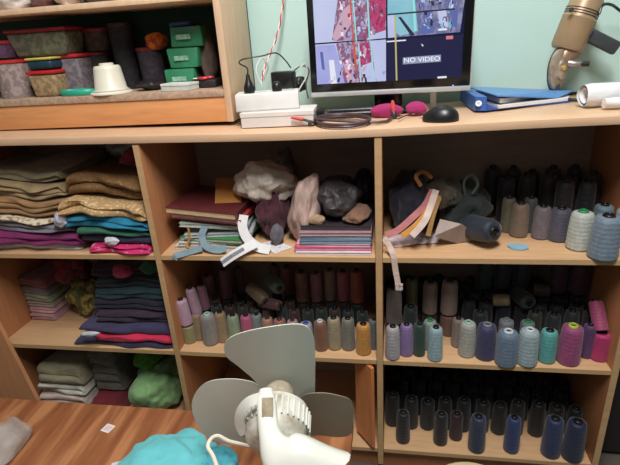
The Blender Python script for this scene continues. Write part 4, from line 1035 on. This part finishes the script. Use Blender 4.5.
# gear head and blade guard
g0 = at(561, 52, y=MYC); g1 = at(557, 66, y=MYC-.02)
bm = BM(); tube(bm, [at(570, 50, y=MYC), at(563, 58, y=MYC-.01), at(560, 70, y=MYC-.015)], .02, 14, radii=(.030, .020)); obj('gear_head', bm, plain((150, 120, 100), .4, .2, 30, metal=.4), t)
gc = at(558, 70, y=MYC-.028)
Mg = Matrix.Translation(gc) @ Matrix.Rotation(math.radians(-58), 4, 'Z') @ Matrix.Rotation(math.radians(82), 4, 'X')
Mg = Matrix.Translation(gc) @ Matrix.Rotation(math.radians(35), 4, 'Z') @ Matrix.Rotation(PI/2, 4, 'X')
S_ = Matrix.Diagonal((.030, .052, 1, 1))
bm = BM(); lathe(bm, [(.98, -.006), (1, -.004), (1, .004), (.9, .007), (.5, .009), (.45, .014), (.2, .015)], Mg @ S_, 32); obj('blade_guard', bm, plain((176, 158, 140), .3, .3, 60, metal=.4), t)
bm = BM(); lathe(bm, [(.99, -.009), (1.04, -.008), (1.04, -.0065), (.99, -.006)], Mg @ S_, 32); obj('blade', bm, plain((96, 98, 100), .25, .1, metal=.8), t)
bm = BM(); lathe(bm, [(.007, .012), (.008, .018), (.004, .022)], Mg @ Matrix.Translation((0, .006, 0)), 12); obj('guard_nut', bm, plain((206, 170, 110), .3, .2, metal=.5), t)
bm = BM(); tube(bm, [at(566, 63, y=MYC-.02), at(574, 64, y=MYC-.03), at(582, 64, y=MYC-.035)], .007, 12, radii=(.012, .007)); kn = obj('adjusting_knob', bm, steel, t)
bm = BM(); tube(bm, [at(580, 64, y=MYC-.035), at(589, 64, y=MYC-.037)], .0065, 12); obj('knob_grip', bm, plain((36, 36, 38), .4), kn)
bm = BM(); tube(bm, [at(556, 85, y=MYC-.03), at(557, 92, y=MYC-.03), at(566, 96, y=MYC-.04)], .008, 10, radii=(.010, .012)); obj('foot', bm, gdark, t)
bm = BM(); z_ = WZ(1.8)+.0045
cpts = [at(572, 96, z=z_), at(552, 92, z=z_), at(546, 88, z=z_), at(556, 84, z=z_)]
cpts = [Vector((1.80, .20, z_)), Vector((1.74, .215, z_)), Vector((1.69, .26, z_)), Vector((1.70, .315, z_)), Vector((1.78, .34, z_)), Vector((1.9, .335, z_)), Vector((1.99, .31, z_))]
tube(bm, cpts, .0042, 8); tag(obj('machine_cord', bm, blackp), 'thick black power cord curling on the worktop behind the white roll', 'cord')
bm = BM(); tube(bm, [at(599, 14, y=.27), at(603, 5, y=.28), at(612, 5, y=.3), at(622, 12, y=.32), at(640, 22, y=.33)], .0036, 8); obj('supply_cord', bm, blackp, t)

# white fabric roll at the right
wr = cloth((222, 222, 224), .08, 30, .3)
zr = WZ(1.8)
t = thing('cloth_roll', 'white loosely rolled cloth at the right end of the worktop', 'cloth', (1.82, .15, zr))
c0 = at(583, 100, y=.12)
bm = BM()
prof = [(.024, 0), (.027, .02), (.025, .10), (.026, .16), (.0235, .165), (.016, .155), (.015, .05), (.018, .003)]
Mr = Matrix.Translation((c0.x-.012, .135, zr+.0265)) @ Matrix.Rotation(math.radians(-72), 4, 'Z') @ Matrix.Rotation(math.radians(90), 4, 'X') @ Matrix.Rotation(math.radians(0), 4, 'Y')
Mr = Matrix.Translation((c0.x-.004, .115, zr+.028)) @ Matrix.Rotation(math.radians(12), 4, 'Z') @ Matrix.Rotation(math.radians(90), 4, 'Y') @ Matrix.Rotation(0, 4, 'Z')
lathe(bm, prof, Mr, 30, cap=False)
for v in bm.verts: v.co += Vector((noise.noise(v.co*30), noise.noise(v.co*30+Vector((5, 5, 5))), 0))*.004; v.co.z = max(v.co.z, zr+.0006)
obj('rolled_cloth', bm, wr, t)
bm = BM(); lathe(bm, [(.011, 0), (.0125, .02), (.011, .14)], Matrix.Translation((c0.x+.03, .075, zr+.0145)) @ Matrix.Rotation(math.radians(4), 4, 'Z') @ Matrix.Rotation(math.radians(88), 4, 'Y'), 20)
for v in bm.verts: v.co += Vector((noise.noise(v.co*40), noise.noise(v.co*40+Vector((5, 5, 5))), noise.noise(v.co*40+Vector((9, 5, 5)))))*.003
obj('loose_end', bm, wr, t)
bm = crumple((1.90, .20, zr+.022), (.06, .045, .022), 97, .2, floor=zr+.0005); tag(obj('white_cloth_heap', bm, wr), 'white cloth heap behind the roll at the right edge of the worktop', 'cloth')

# ================================================================== HUTCH CONTENTS
def container(cx, yb, yt, w, y, body, lid, lb, depth=.08, z=HS, taper=.86, lidh=.010, z_px=False, rnd=False, grp='plastic storage boxes in the cabinet', clear_=True):
    a = at(cx, yb, y=y); zz = a.z if z_px else z+.0006; top = at(cx, yt, y=y).z
    wd = w/scale_at(a)
    t = thing('storage_box', lb, 'box', (a.x, y+depth/2, zz), None, grp)
    H = top-zz-lidh
    bm = BM()
    if rnd: lathe(bm, [(wd/2*taper, 0), (wd/2*.97, H)], wm(t), 28)
    else:
        box(bm, -wd/2, wd/2, -depth/2, depth/2, 0, H, .008, None, 3)
        for v in bm.verts: k = taper+(1-taper)*v.co.z/H; v.co.x *= k; v.co.y *= k
        bm.transform(wm(t))
    obj('tub', bm, pattern_cloth(body, tuple(int(c*.82) for c in body), 70, .5) if clear_ else plain(body, .4, .2, 30), t)
    bm = BM()
    if rnd: lathe(bm, [(wd/2*1.0, H), (wd/2*1.04, H+.002), (wd/2*1.04, H+lidh-.001), (wd/2*.98, H+lidh)], wm(t), 28)
    else: box(bm, -wd/2-.003, wd/2+.003, -depth/2-.003, depth/2+.003, H, H+lidh, .004); bm.transform(wm(t))
    obj('lid', bm, plain(lid, .35, .1), t)
    return t, top
red = (190, 44, 46)
container(8, 90, 60, 36, .15, (168, 150, 146), red, 'clear round tub with red lid at the far left of the cabinet', rnd=True)
container(44, 90, 70.5, 30, .14, (178, 150, 112), red, 'clear tub of buttons with red lid below the yellow banded box', depth=.07)
container(40, 69.5, 57.5, 27, .14, (26, 60, 76), (206, 190, 96), 'flat dark teal box with yellow lid stacked on the tub of buttons', depth=.07, z_px=True, lidh=.007, taper=.98, clear_=False)
container(69, 84, 54, 31, .19, (140, 130, 138), (204, 50, 50), 'clear tub with bright red lid behind the green ring', depth=.075)
container(40, 56.5, 28, 66, .17, (112, 112, 92), (150, 40, 46), 'wide clear storage box with dark red lid topmost at the left', depth=.1, z_px=True, taper=.84)
container(-6, 58.5, 41, 34, .15, (90, 60, 90), (150, 30, 50), 'small purple tub with dark red lid at the left edge of the picture', rnd=True, z_px=True)
container(95, 84, 52, 30, .26, (74, 60, 58), (110, 34, 38), 'dim round tub with dark red lid behind the white cone', depth=.075, rnd=True)
container(94, 51, 28, 28, .26, (88, 70, 62), (124, 32, 36), 'small dim tub with dark red lid stacked behind the white cone', depth=.06, rnd=True, z_px=True)
container(125, 80, 22, 24, .26, (52, 48, 54), (60, 40, 44), 'tall dark jar in the middle of the cabinet', depth=.06, rnd=True)
container(150, 80, 47, 26, .24, (62, 52, 62), (120, 34, 40), 'dark jar with red lid under the orange packet', depth=.06, rnd=True)
container(109, 83, 30, 20, .30, (50, 46, 50), (70, 50, 50), 'narrow dark jar deep in the cabinet', depth=.05, rnd=True)
a = at(153, 40, y=.24); bm = crumple((a.x, .26, a.z-.004), (.033, .03, .026), 101, .2, sub=4); tag(obj('orange_packet', bm, pattern_cloth((204, 104, 24), (150, 60, 20), 60)), 'orange packet lying on the dark jar in the cabinet', 'packet')
for i in range(3):
    P = at(183+1.5*i, 77-18*i, y=.22)
    w_ = .045
    bm = BM(); z0_ = HS+.0008+i*.054; box(bm, P.x-w_+.003*i, P.x+w_+.003*(i-1), .20+.006*i, .26+.006*i, z0_, z0_+.052, .004)
    for v in bm.verts: v.co += Vector((noise.noise(v.co*25), noise.noise(v.co*25+Vector((3, 3, 3))), 0))*.006
    pk = tag(obj('green_packet', bm, plain((58, 136, 98), .35, .2, 20)), ('green packet lowest of the three stacked in the cabinet', 'green packet in the middle of the three stacked in the cabinet', 'green packet on top of the three stacked in the cabinet')[i], 'packet', 'green packets in the cabinet')
    bm = BM(); box(bm, P.x-.022, P.x+.020, .1935+.006*i, .1965+.006*i, z0_+.020, z0_+.032); obj('printed_panel', bm, plain((140, 186, 160), .5, .3, 150), pk, smooth=False)
a = at(180, 21, y=.23); bm = BM(); zt3 = HS+.0008+3*.054; box(bm, a.x-.03, a.x+.03, .22, .27, zt3, zt3+.010, .003); tag(obj('blue_packet', bm, plain((40, 70, 140), .4)), 'small blue packet on the green packets', 'packet')
a = at(207, 55, y=.27); bm = crumple((a.x, .275, HS+.078), (.026, .04, .078), 104, .2, floor=HS+.0006, sub=4); tag(obj('clear_bag', bm, plain((106, 92, 84), .3, .3, 30)), 'dim plastic bag between the green packets and cabinet side', 'bag')
# white cone (coffee cone shaped cup), green ring, white card box, red clip
a = at(106, 92, y=.13)
t = thing('white_plastic_cone', 'white upturned plastic cone on the cabinet shelf front', 'container', (a.x, .16, HS+.0006))
k = 1/scale_at(a)
bm = BM(); lathe(bm, [(21*k, 0), (21*k, .003), (17.5*k, .008), (15.6*k, .014), (13.2*k, .066), (12.6*k, .071), (11.5*k, .074), (7*k, .075), (7*k, .080), (6*k, .081), (0.5*k, .081)], wm(t), 36); obj('cone_body', bm, plain((226, 222, 206), .4, .03), t)
bm = BM(); lathe(bm, [(17.6*k, .0078), (18.2*k, .009), (17*k, .0105)], wm(t), 36, cap=False); obj('rim_ridge', bm, plain((206, 202, 188), .4, .03), t)
a = at(70, 90, y=.12)
bm = BM(); R0, r0 = 17.5*k, .0055
for i in range(36):
    pass
rings = []
for i in range(36):
    A_ = 2*PI*i/36; ring = []
    for j in range(10):
        B2 = 2*PI*j/10; ring.append(bm.verts.new((a.x+(R0+r0*math.cos(B2))*math.cos(A_), .155+(R0+r0*math.cos(B2))*math.sin(A_)*.55, HS+.0012+r0*1.4*(1+math.sin(B2)))))
    rings.append(ring)
for i in range(36):
    for j in range(10): bm.faces.new((rings[i][j], rings[(i+1) % 36][j], rings[(i+1) % 36][(j+1) % 10], rings[i][(j+1) % 10]))
tag(obj('green_tape_roll', bm, plain((40, 168, 138), .4, .05)), 'turquoise green plastic ring lying left of the white cone', 'ring')
a = at(177, 91, z=HS)
t = thing('white_card_box', 'small flat white box lying on the cabinet shelf edge', 'box', (a.x, .155, HS+.0006), -.22)
bm = BM(); box(bm, -.042, .046, -.026, .026, 0, .012, .001); obj('tray', bm, plain((206, 210, 206), .5), t, local=True, smooth=False)
bm = BM(); box(bm, -.043, .047, -.027, .027, .0125, .019, .001); obj('lid', bm, plain((222, 226, 222), .5), t, local=True, smooth=False)
a = at(205, 80, y=.17)
bm = BM(); zc = HS+.030
box(bm, a.x-.045, a.x+.028, .175, .24, HS+.0008, HS+.022, .004); tag(obj('dark_case', bm, plain((40, 34, 36), .5)), 'flat dark case beside the cabinet side under the red scissors', 'case')
t = thing('small_scissors', 'red handled small scissors lying on the dark case', 'scissors', (a.x, .2, HS+.0225))
for s in (-1, 1):
    bm = BM(); pts = [Vector((a.x+.004*s+.013*math.cos(q_)-.004, .19+s*.010+.008*math.sin(q_), HS+.0265)) for q_ in [i*2*PI/10 for i in range(11)]]
    tube(bm, pts, .0032, 7, smooth=3); obj('handle', bm, plain((206, 48, 62), .4), t)
    bm = BM(); tube(bm, [Vector((a.x-.012, .19+s*.006, HS+.0265)), Vector((a.x-.040, .19-s*.004, HS+.0255))], .002, 6); obj('blade', bm, steel, t)
a = at(145, 83, y=.17)
bm = crumple((a.x, .20, HS+.015), (.040, .035, .014), 105, .3, floor=HS+.0006, sub=4); tag(obj('black_pouch', bm, plain((34, 30, 34), .5)), 'black pouch lying left of the small white box', 'pouch')
a = at(168, 77, y=.2); bm = crumple((a.x+.008, .245, HS+.014), (.032, .025, .013), 106, .2, floor=HS+.0006, sub=4); tag(obj('yellow_scrap', bm, cloth((176, 120, 40))), 'mustard cloth scrap behind the small white box', 'scrap')
# on the upper cabinet shelf
U = HU+.0078
for cx, w_, c, lb, sd, hgt in [(12, 44, (206, 198, 196), 'white plastic bag on the upper cabinet shelf at the far left', 111, .04), (66, 26, (196, 184, 180), 'crumpled pinkish white bag on the upper cabinet shelf', 112, .04),
                          (100, 34, (70, 66, 72), 'dark grey cloth on the upper cabinet shelf', 113, .04), (42, 22, (110, 80, 84), 'mauve cloth between the bags on the upper cabinet shelf', 114, .035)]:
    a = at(cx, 4, y=.17); bm = crumple((a.x, .19, U+hgt*.8), (w_*.5*k*.95, .05, hgt), sd, .22, floor=U); tag(obj('bag', bm, plain(c, .4, .15, 20)), lb, 'bag', 'bags on the upper cabinet shelf')
a = at(150, 2, y=.17); bm = BM(); box(bm, a.x-.06, a.x+.06, .14, .28, U, U+.05, .004); tag(obj('beige_box', bm, plain((170, 120, 90), .6)), 'tan box on the upper cabinet shelf right of the dark cloth', 'box')

# ================================================================== DESK THINGS
# paper label
p = at(108, 428.5, z=DZ)
t = thing('paper_label', 'small white square paper label stuck on the desk', 'label', (p.x, p.y, DZ+.0004), -.25)
bm = BM(); box(bm, -.0125, .0125, -.012, .012, 0, .0006); obj('label_sheet', bm, plain((232, 226, 226), .6, .03), t, local=True, smooth=False)
bm = BM(); box(bm, -.0085, .0085, -.0075, .0075, .0006, .0008); obj('label_print', bm, plain((226, 196, 200), .6, .1, 300), t, local=True, smooth=False)
# turquoise cloth
tq = cloth((104, 196, 204), .12, 14, .35)
p = at(172, 447, y=-.43)
bm = crumple((p.x+.004, -.475, DZ+.022), (.105, .10, .047), 121, .24, 5, floor=DZ+.0006, freq=2.1, ridge=.8); tag(obj('turquoise_cloth', bm, tq), 'turquoise cloth heaped on the desk left of the fan', 'cloth')
p = at(222, 462, z=DZ); bm = crumple((p.x+.00, p.y-.03, DZ+.02), (.05, .05, .03), 122, .2, 4, floor=DZ+.0006); tag(obj('teal_packet', bm, plain((84, 176, 196), .3, .2, 90)), 'shiny turquoise packet under the fan wire', 'packet')
# clear plastic at lower left
p = at(0, 452, z=DZ); bm = crumple((p.x-.0, p.y-.0, DZ+.02), (.06, .07, .045), 123, .3, 4, floor=DZ+.0006, freq=2.2); tag(obj('clear_wrap', bm, plain((206, 200, 196), .15, .2, 20, alpha=.38)), 'crinkled clear plastic wrap at the left corner of the desk', 'wrap')
# white sheet beside the cloth
bm = BM(); vs = [at(112, 463, z=DZ+.001), at(134, 458, z=DZ+.001), at(175, 458, z=DZ+.001), at(175, 490, z=DZ+.001), at(100, 490, z=DZ+.001)]
f = bm.faces.new([bm.verts.new(v) for v in vs]); r = bmesh.ops.extrude_face_region(bm, geom=[f])
for v in r['geom']:
    if isinstance(v, bmesh.types.BMVert): v.co.z -= .0006
tag(obj('paper_sheet', bm, plain((206, 216, 220), .6, .04), smooth=False), 'pale blue sheet on the desk in front of the turquoise cloth', 'paper')
# cream stool top at bottom right
p = at(468, 458, y=-.32)
t = thing('stool', 'cream round stool whose top edge shows at the bottom right of the picture', 'stool', (p.x, -.42, 0))
bm = BM(); H = p.z; lathe(bm, [(.0, H-.03), (.085, H-.03), (.095, H-.02), (.095, H-.006), (.086, H), (.001, H+.002)], Matrix.Translation((p.x, -.42, 0)), 40, cap=False); obj('seat', bm, plain((206, 192, 148), .5, .06), t)
for q_ in range(4):
    A_ = PI/4+q_*PI/2; bm = BM(); tube(bm, [Vector((p.x+.07*math.cos(A_), -.42+.07*math.sin(A_), H-.028)), Vector((p.x+.11*math.cos(A_), -.42+.11*math.sin(A_), .0))], .011, 10, smooth=1); obj('leg', bm, plain((196, 182, 140), .5), t)

# ================================================================== FAN
fan_w = plain((222, 222, 214), .35, .05, 20)
dusty, nt, b = newmat('dusty_white_plastic'); n_, r_, m_ = mix_noise(nt, b, (206, 200, 188), .12, 30, detail=10)
e_ = r_.color_ramp.elements; e_[0].color = lin((162, 150, 130)); e_[0].position = .36; e_[1].color = lin((216, 214, 206)); e_[1].position = .56; b.inputs['Roughness'].default_value = .6
blade_m, nt, b = newmat('pale_green_blade'); mix_noise(nt, b, (208, 214, 204), .06, 8); b.inputs['Roughness'].default_value = .4; b.inputs['Subsurface Weight'].default_value = 0
b.inputs['Transmission Weight'].default_value = .0; b.inputs['Alpha'].default_value = .97
blade_shaded, nt, b = newmat('shaded_grey_blade'); n_, r_, m_ = mix_noise(nt, b, (150, 142, 124), .10, 12); b.inputs['Roughness'].default_value = .5; b.inputs['Alpha'].default_value = .85  # third blade lies in shadow; that shade is put into its colour
H0 = at(276, 402, d=.84)
fan = thing('table_fan', 'white table fan without a grille, pale green blades, on the desk', 'fan', (H0.x+.03, H0.y-.05, DZ+.0006))
# axis: fan faces the shelves, tipped back
ax = Vector((-.10, .90, .18)).normalized()
rt_ = ax.cross(Vector((0, 0, 1))).normalized(); up_ = rt_.cross(ax).normalized()     # rt_ to the right seen from behind
def blade(outline, name='blade', mat=None, off=0.0, twist=.0, lb=None):
    """outline measured in the picture, laid on the blade plane through the hub with a pitch twist"""
    bm = BM()
    pts = []
    for (px_, py_) in outline:
        d = CR*((px_-310)/F)-CU*((py_-232.5)/F)+CF
        t_ = (H0+ax*off-CP).dot(ax)/d.dot(ax); pts.append(CP+d*t_)
    pts = smooth_path(pts+[pts[0]], 4)[:-1]
    c = sum(pts, Vector())/len(pts)
    rad = (c-H0); rad -= ax*rad.dot(ax); rad.normalize(); tan = ax.cross(rad)
    def bend(p):
        q_ = p-H0; s = q_.dot(tan); rr = q_.dot(rad); return p+ax*(s*twist+s*s*1.2-.01*rr)
    N = len(pts); rings = []
    for k in range(7):
        f_ = 1-k/7; rings.append([bm.verts.new(bend(c+(p-c)*f_)) for p in pts])
    cv = bm.verts.new(bend(c))
    for a, b2 in zip(rings, rings[1:]):
        for i in range(N): bm.faces.new((a[i], a[(i+1) % N], b2[(i+1) % N], b2[i]))
    for i in range(N): bm.faces.new((rings[-1][i], rings[-1][(i+1) % N], cv))
    bmesh.ops.recalc_face_normals(bm, faces=bm.faces)
    bmesh.ops.solidify(bm, geom=bm.faces[:], thickness=.0018)
    o = obj(name, bm, mat or blade_m, fan)
    if lb: o['label'] = lb
    return o
HO = .035
blade([(262, 392), (254, 380), (238, 367), (226, 358), (224, 346), (232, 337), (250, 330), (272, 326), (292, 325), (305, 328), (313, 338), (315, 355), (315, 385), (314, 410), (306, 420), (290, 412), (276, 402)], off=HO, twist=.05)
blade([(268, 412), (262, 396), (256, 385), (240, 382), (222, 383), (206, 387), (195, 396), (191, 408), (196, 422), (206, 434), (222, 443), (240, 446), (258, 438), (268, 424)], off=HO, twist=.05)
blade([(284, 400), (296, 400), (306, 394), (322, 393), (338, 396), (352, 403), (353, 425), (350, 434), (338, 437), (320, 437), (305, 440), (290, 430)], mat=blade_shaded, off=HO, twist=.05, lb='grey-brown blade in painted shade')
Ma = frame_to(H0-ax*.055, H0)
Rm = .047
cH = at(277, 419, d=.80)
Mm = frame_to(cH-ax*.03, cH+ax*.03) @ Matrix.Diagonal((1.07, 1.07, 1, 1))
bm = BM(); lathe(bm, [(.012, -.022), (.030, -.020), (.044, -.008), (.050, .010), (.051, .03), (.048, .046), (.034, .056), (.012, .06)], Mm, 40); mh = obj('motor_housing', bm, dusty, fan)
# grille slots around the rear
for i in range(34):
    A_ = i*2*PI/34
    bm = BM(); p0 = Vector((.0512*math.cos(A_), .0512*math.sin(A_), .004)); p1 = Vector((.0518*math.cos(A_), .0518*math.sin(A_), .036))
    tube(bm, [Mm @ p0, Mm @ ((p0+p1)/2*1.0), Mm @ p1], .0016, 5, smooth=1); o = obj('vent_rib', bm, fan_w, mh)
bm = BM(); lathe(bm, [(.020, .056), (.024, .060), (.024, .085), (.018, .095), (.004, .10)], Mm, 28); obj('hub', bm, plain((170, 160, 140), .5, .25, 60), fan)
# white band arching over the left of the motor
bm = BM(); ribbon(bm, [at(245, 434, d=.775), at(240, 424, d=.765), at(241, 412, d=.755), at(249, 402, d=.748), at(262, 397, d=.748)], None, .016, .003); obj('carry_band', bm, fan_w, fan)
# neck/back cover flowing down to the lower right
def loft(path, widths, th, mat, name, dirs=None):
    bm = BM(); P_ = smooth_path(path, 5); n = len(P_); rings = []
    ws = smooth_path([Vector((w_, t_, 0)) for w_, t_ in zip(widths, th)], 5)
    for i, p in enumerate(P_):
        t_ = (P_[min(i+1, n-1)]-P_[max(i-1, 0)]).normalized(); w_ = CR-t_*CR.dot(t_); w_.normalize(); nn = t_.cross(w_)
        if nn.dot(CF) > 0: nn = -nn
        ring = []
        for k_ in range(18):
            A_ = 2*PI*k_/18; c_, s_ = math.cos(A_), math.sin(A_)
            c_ = math.copysign(abs(c_)**.75, c_); s_ = math.copysign(abs(s_)**.75, s_)
            ring.append(bm.verts.new(p+w_*c_*ws[i].x+nn*s_*ws[i].y))
        rings.append(ring)
    for a, b2 in zip(rings, rings[1:]):
        for k_ in range(18): bm.faces.new((a[k_], a[(k_+1) % 18], b2[(k_+1) % 18], b2[k_]))
    bm.faces.new(rings[0][::-1]); bm.faces.new(rings[-1]); return obj(name, bm, mat, fan)
loft([at(266, 391, d=.765), at(266.5, 404, d=.745), at(268, 424, d=.725), at(271, 438, d=.712), at(277, 450, d=.705), at(289, 461, d=.70), at(304, 484, d=.70)], [.011, .015, .0155, .018, .028, .047, .08], [.008, .010, .012, .016, .02, .026, .03], fan_w, 'rear_cover')
pl = at(269, 418, d=.719)
M = Matrix.Translation(at(267.5, 412, d=.7225)) @ Matrix(((CR.x, CU.x, -CF.x, 0), (CR.y, CU.y, -CF.y, 0), (CR.z, CU.z, -CF.z, 0), (0, 0, 0, 1)))
bm = BM(); box(bm, -.0085, .0085, -.034, .022, -.001, .0020, .001, M); obj('dirty_plate', bm, plain((178, 164, 140), .7, .28, 90), fan)
# pedestal and base on the desk
pb_ = at(284, 440, d=.745)
bm = BM(); tube(bm, [pb_, Vector((pb_.x+.01, pb_.y-.01, .55)), Vector((pb_.x+.015, pb_.y-.02, DZ+.03))], .02, 16, radii=(.026, .032)); obj('stem', bm, fan_w, fan)
bm = BM(); lathe(bm, [(.001, 0), (.095, 0), (.098, .008), (.09, .018), (.05, .03), (.034, .04), (.001, .042)], Matrix.Translation((pb_.x+.015, pb_.y-.02, DZ+.0008)), 40, cap=False); obj('base', bm, fan_w, fan)
# wire loop on the left
bm = BM(); tube(bm, [at(251, 447, d=.78), at(240, 444, d=.76), at(228, 441, d=.75), at(218, 436, d=.745), at(211, 439, d=.74), at(208, 447, d=.73), at(213, 456, d=.72), at(218, 470, d=.71)], .0032, 8); wr_ = obj('power_wire', bm, plain((226, 216, 200), .5), fan)

for p_ in proto.values():
    for o_ in p_: bpy.data.objects.remove(o_)
# ================================================================== LIGHT, CAMERA
def area(name, loc, target, size, power, col=(1, 1, 1), sy=None):
    l = bpy.data.lights.new(name, 'AREA'); l.energy = power; l.size = size; l.color = col
    if sy: l.shape = 'RECTANGLE'; l.size_y = sy
    o = bpy.data.objects.new(name, l); COL.objects.link(o); o.location = loc
    o.rotation_euler = (Vector(target)-Vector(loc)).to_track_quat('-Z', 'Y').to_euler(); return o
area('ceiling_tube_light', (1.3, -.78, 2.62), (1.25, 0, .9), .3, 62, (1, .975, .94), 1.2)
area('room_light', (.2, -2.2, 2.3), (.8, 0, .8), 1.2, 2.5, (1, .95, .9))
w = bpy.data.worlds.new('world'); SC.world = w; w.use_nodes = True
w.node_tree.nodes['Background'].inputs[0].default_value = (.9, .92, 1, 1); w.node_tree.nodes['Background'].inputs[1].default_value = .09
cam = bpy.data.cameras.new('camera'); co = bpy.data.objects.new('camera', cam); COL.objects.link(co)
cam.sensor_width = 36; cam.lens = F/620*36; cam.clip_start = .02
co.matrix_world = Matrix(((CR.x, CU.x, -CF.x, CP.x), (CR.y, CU.y, -CF.y, CP.y), (CR.z, CU.z, -CF.z, CP.z), (0, 0, 0, 1)))
SC.camera = co
SC.view_settings.view_transform = 'Standard'
